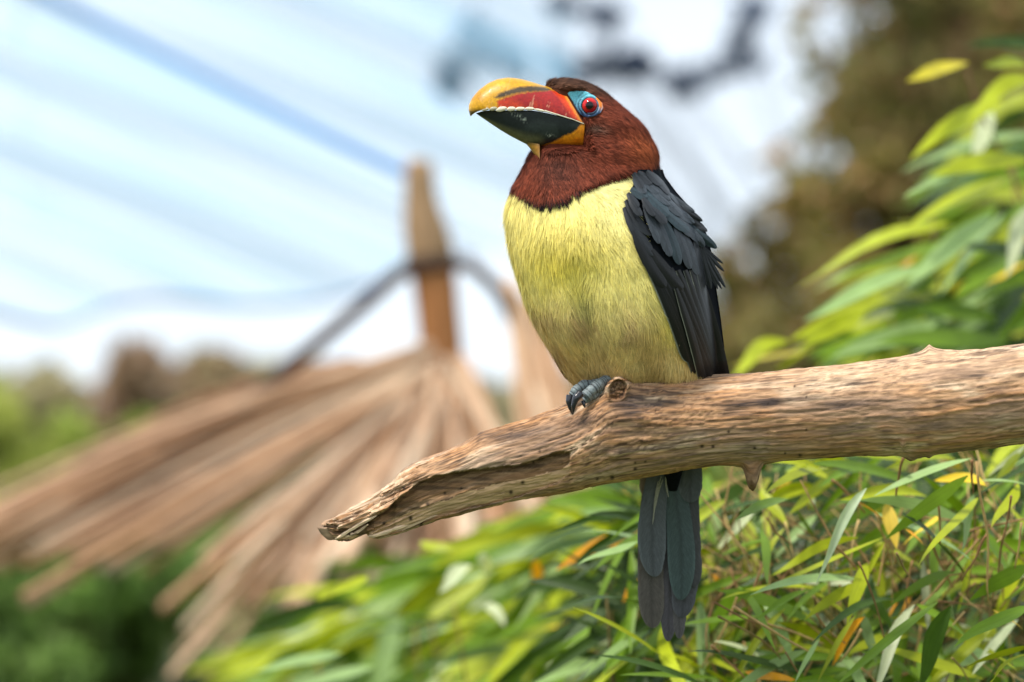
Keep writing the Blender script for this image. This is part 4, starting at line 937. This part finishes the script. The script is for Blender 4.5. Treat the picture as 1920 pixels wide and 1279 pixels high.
def make_coat():
    tri = np.vstack([BF[:, [0, 1, 2]], BF[:, [0, 2, 3]]])
    a, b, c = BV[tri[:, 0]], BV[tri[:, 1]], BV[tri[:, 2]]
    nr = np.cross(b - a, c - a); ar = np.linalg.norm(nr, axis=1)
    cy, cx = BY[tri].mean(1), BX[tri].mean(1)
    facing = (nr / (ar[:, None] + 1e-15)) @ FWD
    facing = np.where(BD[tri].mean(1) < np.interp(cy, SEC[:, 0], SEC[:, 3]) + 25, 1.0, 0.22)
    wt = ar * facing * np.where(cy < 345, 2.1, 1.0) * (cy < 735)
    n = 130000; g = np.random.default_rng(5)
    k = g.choice(len(tri), n, p=wt / wt.sum()); r1, r2 = np.sqrt(g.random(n)), g.random(n)
    w = np.stack([1 - r1, r1 * (1 - r2), r1 * r2], 1)
    f = lambda A: (A[tri[k]] * w).sum(1)
    x, y, d, = f(BX), f(BY), f(BD)
    Pp = (BV[tri[k]] * w[..., None]).sum(1); nn = nr[k] / ar[k][:, None]
    out = Pp - B((f(BX) * 0 + np.interp(y, SEC[:, 0], (SEC[:, 1] + SEC[:, 2]) / 2)), y, np.interp(y, SEC[:, 0], SEC[:, 3]))
    nn = nn * np.sign((nn * out).sum(1))[:, None]
    C, yel, hood = plumage_colour(x, y, d, None if False else x)
    keep = ~(inpoly(x, y, BEAKPOLY)) & ~(inpoly(x, y, EYEPOLY)) & ~((x > np.interp(y, WINGY, WINGX) + 7) & (y > 330) & ~hood)
    fl = flow(x, y)
    jit = (fbm(x * .06, y * .06, d * .03, 9, 2) - .5) * 1.1 + g.normal(size=n) * .13
    ca, sa = np.cos(jit), np.sin(jit); fx = fl[:, 0] * ca - fl[:, 1] * sa; fy = fl[:, 0] * sa + fl[:, 1] * ca
    t = fx[:, None] * RGT - fy[:, None] * UPV
    t = t - nn * (t * nn).sum(1)[:, None]; t /= np.linalg.norm(t, axis=1)[:, None] + 1e-9
    s_ = np.cross(nn, t)
    L = np.where(hood, 17, np.where(yel, 42, 22)) * (0.6 + 0.8 * g.random(n)) * S
    fr = hood & (np.interp(x, HOODX, HOODY) - y < 9) & (x > 985) & (x < 1100) & (d < 0); L = np.where(fr, L * (1.0 + .8 * g.random(n) * (g.random(n) < .25)), L); C = np.where((fr & (g.random(n) < .6))[:, None], lin(30, 28, 32), C)
    L = np.where(hood & (x > 1195), L * 1.15, L); L = np.where(hood & (y < 185), L * .75, L); L = np.where(hood & (y > 230) & (x < 1120) & (y < 262), L * .6, L)
    W = np.where(hood, 1.4, 1.45) * (0.7 + 0.6 * g.random(n)) * S * .5
    lift = np.where(hood, 2.4, 2.6) * g.random(n) ** 1.5 * S
    ang = np.arctan2(fl[:, 1], fl[:, 0]).round(1)
    al_ = x * np.cos(ang) + y * np.sin(ang); ac_ = -x * np.sin(ang) + y * np.cos(ang)
    cw, cl = np.where(hood, 3.2, 5.0), np.where(hood, 9.0, 22.0)
    tuft = _h(np.floor(ac_ / cw).astype(np.int64), np.floor(al_ / cl + .5 * np.floor(ac_ / cw)).astype(np.int64), (ang * 10).astype(np.int64), 5)
    C = C * (np.where(hood, 0.62 + 0.76 * g.random(n), .80 + .40 * g.random(n)) * np.where(hood, .55 + .9 * tuft, .86 + .28 * tuft))[:, None]
    rim = np.abs(nn @ FWD) < .4
    lift = np.where(rim & (g.random(n) < .12), lift * 2.2, lift)
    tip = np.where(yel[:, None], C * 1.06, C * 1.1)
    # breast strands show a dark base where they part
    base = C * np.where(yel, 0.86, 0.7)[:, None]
    p0 = Pp - nn * (0.6 * S); p1 = Pp + t * (L * .5)[:, None] + nn * lift[:, None]
    bend = s_ * (g.normal(size=n) * .08 * L)[:, None]
    p2 = Pp + t * L[:, None] + nn * (lift * 1.2)[:, None] + bend - nn * (0.02 * L)[:, None]
    fly = rim & (g.random(n) < .3) & (hood | yel); p2 = p2 + nn * np.where(fly, .22 * L * g.random(n), 0)[:, None]
    V = np.stack([p0 - s_ * W[:, None], p0 + s_ * W[:, None], p1 - s_ * (W * .9)[:, None] + bend * .3, p1 + s_ * (W * .9)[:, None] + bend * .3, p2], 1)[keep].reshape(-1, 3)
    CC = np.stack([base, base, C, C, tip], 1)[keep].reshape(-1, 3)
    m = int(keep.sum()); i = np.arange(m)[:, None] * 5
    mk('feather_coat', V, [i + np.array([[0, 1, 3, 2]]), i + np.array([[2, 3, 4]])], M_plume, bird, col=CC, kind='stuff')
    # dark hairy edge where breast meets wing, and black fringe under the hood
make_coat()

# ---- bill
def loft_beak(name, top, bot, wid, dcen, upper, colour, n=150, m=34, sq=.85):
    t = np.linspace(0, 1, n); s0 = np.linspace(0, 1, len(top))
    T = np.stack([smooth_curve(s0, top[:, k], t, .012) for k in (0, 1)], 1); Bt = np.stack([smooth_curve(s0, bot[:, k], t, .012) for k in (0, 1)], 1)
    T[0], T[-1], Bt[0], Bt[-1] = top[0], top[-1], bot[0], bot[-1]
    w = np.interp(t, *wid); dc = np.interp(t, *dcen)
    ph = np.linspace(-1, 1, 2 * m + 1)
    f = 1 - np.cos(np.abs(ph) * np.pi / 2); gg = -np.sign(ph) * np.sin(np.abs(ph) * np.pi / 2) ** sq
    q = T[:, None, :] + (Bt - T)[:, None, :] * f[None, :, None]
    dep = dc[:, None] + w[:, None] * gg[None, :]
    V = B(q[..., 0], q[..., 1], dep); k = 2 * m + 1
    px, py = q[..., 0].ravel(), q[..., 1].ravel()
    C = colour(px, py, np.repeat(t, k), np.tile(f, n))
    F = [grid(n, k, True), np.arange(k)[None, :][:, ::-1]]
    if not upper: F = [x_[:, ::-1] for x_ in F]
    return mk(name, V.reshape(-1, 3), F, M_beak, bird, col=C)

def mixc(C, c, f): f = np.clip(f, 0, 1)[..., None]; return C * (1 - f) + np.asarray(c) * f
def polymask(px, py, pl, soft=1.2, wob=1.5):
    pl = [C1(*p) for p in pl]; r = 0
    wx, wy = wob * (fbm(px * .2, py * .2, 0, 5, 3) - .5) * 2, wob * (fbm(px * .2, py * .2, 9, 6, 3) - .5) * 2
    for a in range(8): r = r + inpoly(px + wx + soft * math.cos(a * .785), py + wy + soft * math.sin(a * .785), pl)
    return r / 8.0
def col_upper(px, py, t, f):
    C = np.ones((len(px), 3)) * lin(206, 150, 14)
    C = mixc(C, lin(226, 174, 36), sstep(.5, .75, fbm(px * .05, py * .09, 0, 2, 3)) * .6); C = mixc(C, lin(176, 120, 16), sstep(.55, .8, fbm(px * .04, py * .04, 4, 2, 3)) * .6)
    red = polymask(px, py, [(330, 270), (420, 235), (520, 205), (640, 190), (780, 178), (880, 185), (930, 190), (1100, 480), (900, 420), (700, 360), (500, 350), (340, 330)], 2.0)
    C = mixc(C, lin(156, 26, 22), red)
    C = mixc(C, lin(206, 64, 20), red * (sstep(.55, .8, fbm(px * .08, py * .03, 1, 7, 3)) * .5 + polymask(px, py, [(300, 270), (450, 250), (560, 300), (520, 350), (300, 340)], 4) * .7))
    C = mixc(C, lin(226, 70, 20), red * polymask(px, py, [(800, 170), (900, 180), (1000, 330), (1075, 460), (1000, 430), (930, 330), (870, 240)], 4))
    dk = polymask(px, py, [(296, 244), (350, 208), (430, 176), (520, 150), (620, 142), (720, 150), (800, 168), (770, 186), (640, 190), (540, 198), (460, 214), (380, 240), (320, 250)], 1.6)
    C = mixc(C, lin(50, 42, 34), dk * .95)
    C = mixc(C, lin(240, 150, 50), sstep(.055, .02, t) * .8 * (f > .12)); C = mixc(C, lin(36, 26, 24), sstep(.014, .006, t) * .9)
    C = mixc(C, lin(60, 56, 40), polymask(px, py, [(85, 350), (130, 350), (180, 335), (200, 360), (120, 400), (95, 420)], 3) * .85)
    C = mixc(C, lin(196, 120, 20), sstep(.86, .97, f) * (t > .35) * .5 * (1 - red * .3))
    sc = sstep(.78, .9, vn(px * .55 + py * .16, py * .03, 0, 41)) * sstep(.5, .65, fbm(px * .06, py * .06, 0, 42, 2)); C = mixc(C, lin(230, 180, 140), sc * .5)
    return C
def col_lower(px, py, t, f):
    C = np.ones((len(px), 3)) * lin(26, 32, 34)
    C = mixc(C, lin(50, 58, 56), sstep(.5, .75, fbm(px * .05, py * .05, 0, 12, 3)) * .5)
    C = mixc(C, lin(104, 102, 70), sstep(.45, .12, f) * sstep(.28, .4, t) * .8)
    orr = polymask(px, py, [(1020, 510), (1050, 472), (1090, 470), (1090, 680), (740, 672), (700, 655), (800, 630), (900, 575), (985, 540)], 1.8)
    C = mixc(C, lin(234, 150, 26), orr); C = mixc(C, lin(206, 116, 16), orr * sstep(.5, .7, fbm(px * .06, py * .06, 0, 14, 3)) * .6)
    sc = sstep(.5, .8, vn(px * .5 - py * .1, py * .5, 0, 43)) * sstep(.4, .7, fbm(px * .06, py * .06, 2, 45, 2)) * np.exp(-((py - (226 + (px - 985) * .62)) / 4.5) ** 2); C = mixc(C, lin(190, 196, 180), sc * .75 * (1 - orr))
    return C
loft_beak('upper_bill', UP_CUL, UP_TOM, ([0, .12, .4, .7, .9, 1], [58, 55, 46, 36, 17, 2]), ([0, 1], [2, -22]), True, col_upper)
loft_beak('lower_bill', LO_KEEL, LO_TOM, ([0, .12, .4, .7, .9, 1], [57, 53, 43, 31, 14, 2]), ([0, 1], [2, -20]), False, col_lower, sq=.5)
# chin: the bill's underside running into the throat
lf = np.array([C1(*p) for p in [(540, 612), (575, 636), (606, 672), (634, 712), (660, 746), (688, 776)]]); rt = np.array([C1(*p) for p in [(690, 640), (692, 655), (693, 684), (694, 716), (695, 748), (696, 776)]])
tq = np.linspace(0, 1, 16); s0 = np.linspace(0, 1, 6); uq = np.linspace(0, 1, 9)[None, :]
lfq = np.stack([smooth_curve(s0, lf[:, k], tq, .05) for k in (0, 1)], 1); rtq = np.stack([smooth_curve(s0, rt[:, k], tq, .05) for k in (0, 1)], 1)
qx = lfq[:, :1] * (1 - uq) + rtq[:, :1] * uq; qy = lfq[:, 1:] * (1 - uq) + rtq[:, 1:] * uq
qd = -18 - 26 * np.sqrt(uq) * np.ones((16, 1)) - 4 * tq[:, None]
Va, Vb = B(qx, qy, qd).reshape(-1, 3), B(qx + 1, qy - 2, qd + 16).reshape(-1, 3)
e = np.arange(15); Fa = np.vstack([grid(16, 9), grid(16, 9)[:, ::-1] + 144, np.stack([e * 9, (e + 1) * 9, (e + 1) * 9 + 144, e * 9 + 144], -1), np.stack([e * 9 + 8, (e + 1) * 9 + 8, (e + 1) * 9 + 152, e * 9 + 152], -1)])
cc = mixc(np.ones((16, 9, 3)) * lin(176, 128, 44), lin(92, 88, 56), sstep(.35, .0, tq)[:, None] + 0 * uq); cc = mixc(cc, lin(150, 100, 40), .6 * uq + 0 * tq[:, None]).reshape(-1, 3)
chin = mk('bill_chin', np.vstack([Va, Vb]), Fa, M_beak, bird, col=np.vstack([cc, cc]))
# teeth along the cutting edge
upb = bpy.data.objects['upper_bill']
def tooth(xa, ya, xb, yb, h, c):
    (x0, y0), (x1, y1) = C1(xa, ya), C1(xb, yb); h /= 4.5675
    xm = np.linspace(x0, x1, 7); ym = np.linspace(y0, y1, 7)
    tpar = np.interp(xm, UP_TOM[::-1, 0], np.linspace(1, 0, len(UP_TOM)))
    w = np.interp(tpar, [0, .12, .4, .7, .9, 1], [58, 55, 46, 36, 17, 2]); dc = np.interp(tpar, [0, 1], [2, -22])
    pr = np.array([.25, .75, 1.0, 1.0, .95, .8, .3]) if h > 5 else np.ones(7); h *= .82
    rows = []
    for (oy, od) in ((-.62, .6), (-.55, -.7), (-.1, -1.1), (.42, -.8), (.46, 1.5)):
        rows.append(B(xm, ym + oy * h * np.where(oy < 0, pr, pr), dc - w * .985 + od))
    V = np.stack(rows, 0).reshape(-1, 3)
    mk('tooth', V, grid(5, 7), M_tooth, upb, col=np.broadcast_to(c, (len(V), 3)))
TEETH = [(196, 350, 262, 338, 30), (262, 345, 330, 335, 40), (320, 352, 412, 334, 50), (412, 344, 488, 338, 46), (486, 342, 570, 338, 40), (568, 338, 650, 340, 36), (648, 342, 740, 360, 26), (736, 356, 850, 390, 18), (845, 388, 960, 424, 15), (955, 420, 1072, 466, 13)]
for i, (a, b, c_, d_, h) in enumerate(TEETH):
    tooth(a, b, c_, d_, h, lin(232, 222, 196) if i > 1 else lin(176, 168, 140))

# ---- eye
def make_eye():
    nr_, na = 16, 64
    a = np.linspace(0, 2 * np.pi, na, endpoint=False); dirx, diry = np.cos(a), np.sin(a)
    rb = np.zeros(na)
    for i in range(na):
        for r in np.arange(6, 60, .4):
            if not inpoly(EYE[0] + r * dirx[i], EYE[1] + r * diry[i], EYEPOLY): break
        rb[i] = r
    f = np.linspace(0, 1, nr_)[:, None]; r0 = 13.5
    R = r0 + (np.maximum(rb, r0 + 5)[None, :] + 1.0 - r0) * f
    x = EYE[0] + R * dirx; y = EYE[1] + R * diry
    fd = front_depth(x, y); ed = float(front_depth(EYE[0], EYE[1]))
    k = (R - r0)
    wr = 1.5 * np.sin(k * 1.15 + 3 * vn(x * .10, y * .10, 0, 8)) * np.exp(-k / 16)
    bead = .8 * np.cos(a * 26)[None, :] * np.exp(-((k - 2.5) / 2.2) ** 2)
    d = fd - 3.0 - 5.5 * np.exp(-(k / 6.5) ** 2) - wr - bead + 6 * sstep(.82, 1.0, f)
    d[0] += 5
    V = B(x, y, d).reshape(-1, 3)
    C = np.ones(x.shape + (3,)) * lin(112, 164, 192)
    C = mixc(C, lin(104, 190, 206), sstep(205, 178, y)); C = mixc(C, lin(70, 96, 150), sstep(202, 216, y) * .9); C = mixc(C, lin(128, 150, 190), np.clip(bead, 0, 1) * .6)
    C = mixc(C, lin(40, 58, 84), sstep(-.1, -.9, wr) * .75); C = mixc(C, lin(36, 34, 44), sstep(.86, 1.0, f) * .8 + 0 * x); C = mixc(C, lin(30, 34, 52), np.exp(-(k / 2.0) ** 2) * .85)
    orp = np.exp(-((x - 1123) / 7.0) ** 2 - ((y - 192 - (x - 1123) * .9) / 9) ** 2) * (k > 3.5) * (x > 1117); C = mixc(C, lin(236, 130, 20), orp * 1.6)
    mk('eye_ring', V, grid(nr_, na, True)[:, ::-1], M_eyeskin, bird, col=C.reshape(-1, 3))
    # eyeball: a cap bulging from the socket
    n1, n2 = 26, 48; th = np.linspace(0, 1.35, n1)[:, None]; al = np.linspace(0, 2 * np.pi, n2, endpoint=False)[None, :]
    Re = 16.0; X = EYE[0] + Re * np.sin(th) * np.cos(al); Y = EYE[1] + Re * np.sin(th) * np.sin(al) * 1.02; Dd = ed + 1 - Re * np.cos(th) + 3.5 + 0 * al
    rr = Re * np.sin(th) + 0 * al
    C = np.ones(X.shape + (3,)) * lin(208, 26, 26); C = mixc(C, lin(150, 10, 16), sstep(.5, .7, fbm(np.cos(al) * 3, np.sin(al) * 3, rr * .1, 4, 3)) * .7)
    C = mixc(C, lin(90, 6, 10), np.exp(-((rr - 7.6) / 1.4) ** 2) * .8); C = mixc(C, lin(24, 14, 16), sstep(13.3, 14.8, rr))
    ox, oy = EYE[0] - .5, EYE[1] - .6
    mk('eyeball', B(X, Y, Dd).reshape(-1, 3), grid(n1, n2, True), M_eye, bird, col=C.reshape(-1, 3))
    eb = bpy.data.objects['eyeball']
    th = np.linspace(0, .44, 8)[:, None]; Rp = Re + .35
    V = B(EYE[0] + Rp * np.sin(th) * np.cos(al) - .6, EYE[1] + Rp * np.sin(th) * np.sin(al) - .4, ed + 4.5 - Rp * np.cos(th) + 0 * al).reshape(-1, 3)
    mk('pupil', V, grid(8, n2, True), M_eye, eb, col=np.broadcast_to(np.array([.006, .005, .006]), (len(V), 3)))
make_eye()

# ---- feathers of wing and tail
def feather(parent, x0, y0, x1, y1, w, dfun, col, bend=0.0, layer=0.0, tipround=0.6, cam=0.12, name='feather', edge=None, basew=.45):
    nl, nw = 34, 9; t = 1 - (1 - np.linspace(0, 1, nl)[:, None]) ** 1.9; u = np.linspace(-1, 1, nw)[None, :]
    L = math.hypot(x1 - x0, y1 - y0); ax, ay = (x1 - x0) / L, (y1 - y0) / L; sx, sy = -ay, ax
    tq = np.clip((t - tipround) / (1 - tipround), 0, 1)
    prof = np.interp(t, [0, .25, .6, 1], [basew, .85, 1, 1]) * np.sqrt(np.clip(1 - tq ** 2.2, 0, 1))
    off = bend * 4 * t * (1 - t)
    X = x0 + (x1 - x0) * t + sx * (off + u * prof * w / 2) + ax * 0; Y = y0 + (y1 - y0) * t + sy * (off + u * prof * w / 2)
    g = np.random.default_rng(int(abs(x0 * 31 + y0 * 17 + x1 * 7)))
    nick = (1 + 0.04 * vn(t * 30 + x0, u * 2, 0, 3)); 
    wear = 1 - 0.06 * sstep(.62, .85, vn(t * L / 5.0 + x0, np.sign(u) * 3 + 7, 0, 31)) * np.abs(u) ** 3 * sstep(.35, .7, t)
    X = x0 + (x1 - x0) * t + sx * (off + u * wear * prof * w / 2); Y = y0 + (y1 - y0) * t + sy * (off + u * wear * prof * w / 2)
    base = dfun(X, Y) if callable(dfun) else dfun[0] + (dfun[1] - dfun[0]) * t + 0 * u
    Dp = base - layer + cam * w * u ** 2 * prof - 0.6 * np.exp(-(u / .12) ** 2) - 1.2 * (1 - t) * 0 - 2.2 * t
    V = B(X, Y, Dp).reshape(-1, 3)
    UV = np.stack([np.broadcast_to(u * w / 40, X.shape), np.broadcast_to(t * L / 40, X.shape)], -1).reshape(-1, 2)
    C = np.ones(X.shape + (3,)) * np.asarray(col)
    C = mixc(C, np.asarray(col) * 1.9 + .012, np.clip(sstep(.72, 1, np.abs(u)) * .55 + 0 * t, 0, 1) * sstep(.3, .8, t)); C = mixc(C, np.asarray(col) * .45, np.exp(-(u / .16) ** 2) * .6 + 0 * t)
    if edge is not None: C = mixc(C, edge, sstep(.78, .98, u) + 0 * t)
    return mk(name, V, grid(nl, nw), M_feather, parent, col=C.reshape(-1, 3), uv=UV)

C5w = lambda x, y: (1160 + x / 5.327, 300 + y / 5.327)
C2w = lambda x, y: (920 + x / 2.906, 300 + y / 2.906)
def wing_depth(x, y): return front_depth(np.minimum(x, np.interp(y, SEC[:, 0], SEC[:, 2]) - 2), y) - 5
def make_wing():
    wl = empty('wing_root', np.zeros(3)); bpy.data.objects.remove(wl)
    slate, dk, blk, teal = lin(50, 56, 62), lin(32, 35, 39), lin(14, 15, 16), lin(44, 58, 64)
    # solid wing pad under the feathers
    y = np.linspace(318, 735, 60)[:, None]; u = np.linspace(0, 1, 22)[None, :]
    xi = np.interp(y, WINGY, WINGX) - 2; xo = np.interp(y, [300, 330, 360, 400, 440, 480, 520, 600, 650, 740], [1238, 1246, 1268, 1304, 1326, 1336, 1340, 1352, 1358, 1356])
    X = xi + (xo - xi) * u; Dp = wing_depth(X, y + 0 * u) - 1 + 30 * sstep(.75, 1, u) * 1.0
    V1 = B(X, y + 0 * u, Dp); V2 = B(X, y + 0 * u, np.maximum(Dp + 14, Dp + 70 * (1 - u)))
    n = 60 * 22; F = np.vstack([grid(60, 22), grid(60, 22)[:, ::-1] + n])
    e = np.arange(59); right = np.stack([e * 22 + 21, (e + 1) * 22 + 21, (e + 1) * 22 + 21 + n, e * 22 + 21 + n], -1)
    F = np.vstack([F, right])
    wing = mk('wing', np.vstack([V1.reshape(-1, 3), V2.reshape(-1, 3)]), F, M_skin, bird, col=np.broadcast_to(lin(20, 23, 28), (2 * n, 3)))
    F_ = lambda pts, w, c, layer, bend=0, **k: feather(wing, *C5w(*pts[0]), *C5w(*pts[1]), w / 5.327, wing_depth, c, bend / 5.327, layer, **k)
    # long flight feathers, the lowest layer
    prim = [((760, 330), (1010, 900), 40), ((790, 420), (1080, 1100), 46), ((830, 480), (1150, 1215), 50), ((860, 540), (1185, 1225), 46), ((900, 560), (1205, 1230), 42), ((940, 580), (1225, 1232), 40), ((980, 590), (1243, 1232), 38), ((1020, 600), (1258, 1230), 36), ((1060, 600), (1271, 1226), 34), ((1095, 600), (1281, 1222), 34), ((1125, 590), (1288, 1218), 30), ((1010, 700), (1160, 1226), 30)]
    for i, (a, b, w) in enumerate(prim):
        feather(wing, *C2w(*a), *C2w(*b), w * 1.25 / 2.906 * 1.3, wing_depth, blk * (0.9 + .35 * (i % 3)), -7 + i * .35, 3 + i * .7, tipround=.9, edge=lin(150, 152, 138) if i % 2 else lin(112, 118, 110))
    # median row
    mid = [((60, 470), (340, 960), 120, dk, 20), ((70, 400), (322, 756), 85, dk, 25), ((150, 700), (470, 1270), 130, blk * 1.2, 25), ((330, 900), (640, 1290), 120, blk * 1.3, 15), ((840, 830), (870, 1255), 52, dk, 8), ((800, 820), (922, 1290), 62, dk, 0), ((760, 800), (826, 1170), 60, dk, 0), ((660, 740), (792, 1146), 92, slate * .9, -6), ((560, 640), (716, 1090), 94, slate * .85, -8), ((440, 560), (610, 1046), 98, teal * .8, -10), ((330, 490), (520, 964), 102, slate, -6), ((250, 440), (408, 838), 66, slate * 1.05, 6)]
    for i, (a, b, w, c, bd) in enumerate(mid): F_((a, b), w, c, 6 + i * .6, bd, tipround=.72)
    wisps = [((800, 830), (1042, 1034), 40), ((820, 850), (1052, 1112), 46), ((860, 900), (1066, 1276), 50), ((840, 880), (990, 1290), 50), ((880, 1000), (1030, 1290), 40)]
    for i, (a, b, w) in enumerate(wisps): F_((a, b), w, dk * .9, 5 + i, 6, tipround=.4)
    # small coverts, top layer
    cov = [((720, 640), (980, 882), 86, teal * .8, 10), ((640, 480), (885, 715), 70, dk * 1.1, 14), ((560, 400), (838, 612), 66, dk, 10), ((500, 330), (760, 520), 60, slate, 10), ((690, 660), (858, 866), 84, slate * 1.1, 0), ((600, 570), (806, 822), 80, slate * 1.1, 0), ((520, 540), (756, 772), 92, slate * 1.05, 0), ((440, 500), (704, 722), 104, teal, 0), ((500, 440), (756, 634), 78, slate * 1.2, 0), ((400, 330), (630, 560), 90, slate, 0), ((230, 300), (502, 556), 125, teal * 1.05, 0), ((340, 280), (560, 470), 76, slate * 1.15, 0), ((260, 230), (512, 450), 82, slate * 1.25, 0), ((120, 290), (282, 378), 100, teal * .9, 0), ((200, 180), (400, 330), 80, slate * 1.15, 0), ((300, 190), (520, 400), 60, slate * .95, 0), ((150, 190), (270, 330), 90, slate, 0), ((150, 130), (240, 280), 90, dk * 1.2, 0), ((190, 120), (330, 240), 90, dk * 1.2, 0), ((90, 330), (200, 470), 80, dk, 6), ((110, 380), (230, 560), 80, dk, 8), ((240, 380), (360, 560), 80, dk, 0), ((330, 480), (480, 640), 90, dk, 0), ((330, 130), (480, 300), 70, dk, 0), ((390, 180), (505, 340), 60, dk, 0), ((280, 110), (420, 250), 80, dk, 0)]
    for i, (a, b, w, c, bd) in enumerate(cov): F_((a, b), w, c, 13 + i * .5, bd, tipround=.55, cam=.16)
    # far wing: dark edge beyond the breast
    y = np.linspace(400, 735, 40)[:, None]; u = np.linspace(0, 1, 10)[None, :]
    L = np.interp(y, SEC[:, 0], SEC[:, 1]); sl = L - np.interp(y, [400, 440, 520, 545, 560, 640, 670, 715, 735], [-6, 3, 2.5, 1, -6, -6, 4, 11, 8])
    X = sl + 46 * u; V1 = B(X, y + 0 * u, np.interp(y, SEC[:, 0], SEC[:, 3]) + 12 + 60 * u)
    V2 = B(X + 3, y + 0 * u, np.interp(y, SEC[:, 0], SEC[:, 3]) + 24 + 70 * u)
    n = 400; e = np.arange(39); F = np.vstack([grid(40, 10), grid(40, 10)[:, ::-1] + n, np.stack([(e + 1) * 10, e * 10, e * 10 + n, (e + 1) * 10 + n], -1)])
    mk('wing', np.vstack([V1.reshape(-1, 3), V2.reshape(-1, 3)]), F, M_skin, bird, col=np.broadcast_to(lin(34, 36, 42), (2 * n, 3)))
make_wing()

def make_tail():
    C4 = lambda x, y: (1150 + x / 3.5545, 860 + y / 3.5545)
    root = C4(390, -120)
    q = np.array([[1235, 800], [1258, 830], [1262, 880], [1262, 920]]); V, F = tube(B(q[:, 0], q[:, 1], np.array([96., 100, 104, 108])), np.array([40, 34, 20, 8]) * S, 16)
    tail = mk('tail', V, F, M_skin, bird, col=np.broadcast_to(lin(18, 20, 24), (len(V), 3)))
    fe = [((400, -60), (365, 1218), 110, lin(70, 66, 72), 122, 0), ((430, -60), (440, 1200), 100, lin(78, 74, 76), 121, 0), ((300, -60), (262, 1130), 175, lin(78, 72, 68), 117, 8), ((470, -60), (455, 1060), 175, lin(66, 66, 72), 116, -8), ((520, -80), (530, 860), 150, lin(58, 58, 60), 113, 6), ((270, -40), (238, 1085), 110, lin(78, 70, 64), 118.5, 10), ((240, -60), (262, 272), 150, lin(84, 74, 66), 111, 0), ((230, -60), (225, 262), 110, lin(104, 88, 74), 112, 0),
          ((380, 40), (452, 942), 185, lin(58, 72, 72), 106, -8), ((320, 40), (272, 788), 190, lin(76, 80, 84), 103, 10), ((520, -90), (512, 294), 160, lin(70, 74, 78), 102, 0)]
    for i, (a, b, w, c, dd, bd) in enumerate(fe):
        feather(tail, *C4(*a), *C4(*b), w / 3.5545, (dd, dd + 2), c, bd, 0, tipround=.66 if i > 5 else .82, cam=.10, basew=.8)
    for (a, b) in [((318, 120), (262, 440)), ((330, 140), (280, 330)), ((300, 150), (270, 400)), ((350, 100), (370, 260))]:
        feather(tail, *C4(*a), *C4(*b), 3.0, (100, 99), lin(150, 148, 130), 2, 0, tipround=.3)
make_tail()

# ---- feet
def make_feet():
    C6 = lambda x, y: (1020 + x / 8.0, 660 + y / 8.0)
    blue = lin(112, 122, 124)
    def toe(pts, r, claw, cr, foot):
        p = np.array([(*C6(a, b), d) for a, b, d in pts]); n = 60; t = np.linspace(0, 1, n); s0 = np.linspace(0, 1, len(p))
        q = np.stack([smooth_curve(s0, p[:, k], t, .08) for k in range(3)], 1)
        rr = np.interp(t, np.linspace(0, 1, len(r)), r); ph_ = t * 11 + .5 * np.sin(t * 23 + pts[0][0]) * .6; ring = np.abs(np.sin(ph_ * np.pi))
        rr = rr * (0.93 + 0.08 * ring ** .5) * (1 + .06 * np.sin(t * 17 + pts[0][1]))
        V, F = tube(B(q[:, 0], q[:, 1], q[:, 2]), rr * S, 16)
        C = np.repeat(np.where(ring[:, None] < .35, lin(60, 66, 70), blue * (0.8 + .45 * ring[:, None])), 16, 0); C = np.vstack([C, blue, blue])
        o = mk('toe', V, F, M_toe, foot, col=C)
        p = np.array([(*C6(a, b), d) for a, b, d in claw]); s0 = np.linspace(0, 1, len(p)); t = np.linspace(0, 1, 20)
        q = np.stack([smooth_curve(s0, p[:, k], t, .06) for k in range(3)], 1)
        V, F = tube(B(q[:, 0], q[:, 1], q[:, 2]), np.interp(t, [0, .3, .7, 1], [cr, cr * .95, cr * .6, .5]) * S, 12)
        mk('claw', V, F, M_claw, foot, col=np.broadcast_to(lin(34, 34, 42), (len(V), 3)))
    # ankle stub from which the toes spread
    def foot(pts, r):
        p = np.array([(*C6(a, b), d) for a, b, d in pts]); V, F = tube(B(p[:, 0], p[:, 1], p[:, 2]), np.array(r) * S, 14)
        return mk('foot', V, F, M_toe, bird, col=np.broadcast_to(blue * .8, (len(V), 3)))
    f1 = foot([(1120, 250, -10), (1080, 340, -16), (1040, 385, -24), (960, 430, -34)], [9, 11, 11, 9])
    toe([(1060, 375, -34), (930, 420, -48), (830, 490, -58), (720, 570, -66), (610, 680, -70)], [8.5, 9.5, 12, 11, 10], [(545, 620, -78), (480, 690, -84), (445, 800, -84), (432, 950, -78)], 7.5, f1)
    toe([(900, 440, -30), (720, 480, -36), (590, 500, -40), (500, 560, -44), (415, 660, -46)], [8, 8.5, 10, 9.5, 8], [(385, 650, -52), (375, 740, -56), (395, 840, -56), (426, 935, -54)], 6.5, f1)
    toe([(880, 560, -52), (760, 640, -60), (680, 680, -64), (600, 735, -66)], [7, 8, 8, 7], [(585, 740, -70), (600, 790, -73), (618, 842, -72)], 4.0, f1)
    f2 = foot([(1420, 260, 10), (1400, 340, -4), (1330, 372, -14)], [8, 10, 7])
    toe([(1390, 350, -6), (1310, 356, -18), (1240, 366, -22)], [7, 7, 6], [(1235, 362, -24), (1215, 368, -28), (1200, 385, -30)], 4, f2)
make_feet()
print('TRIS', sum(len(o.data.polygons) for o in bpy.data.objects if o.type == 'MESH'))
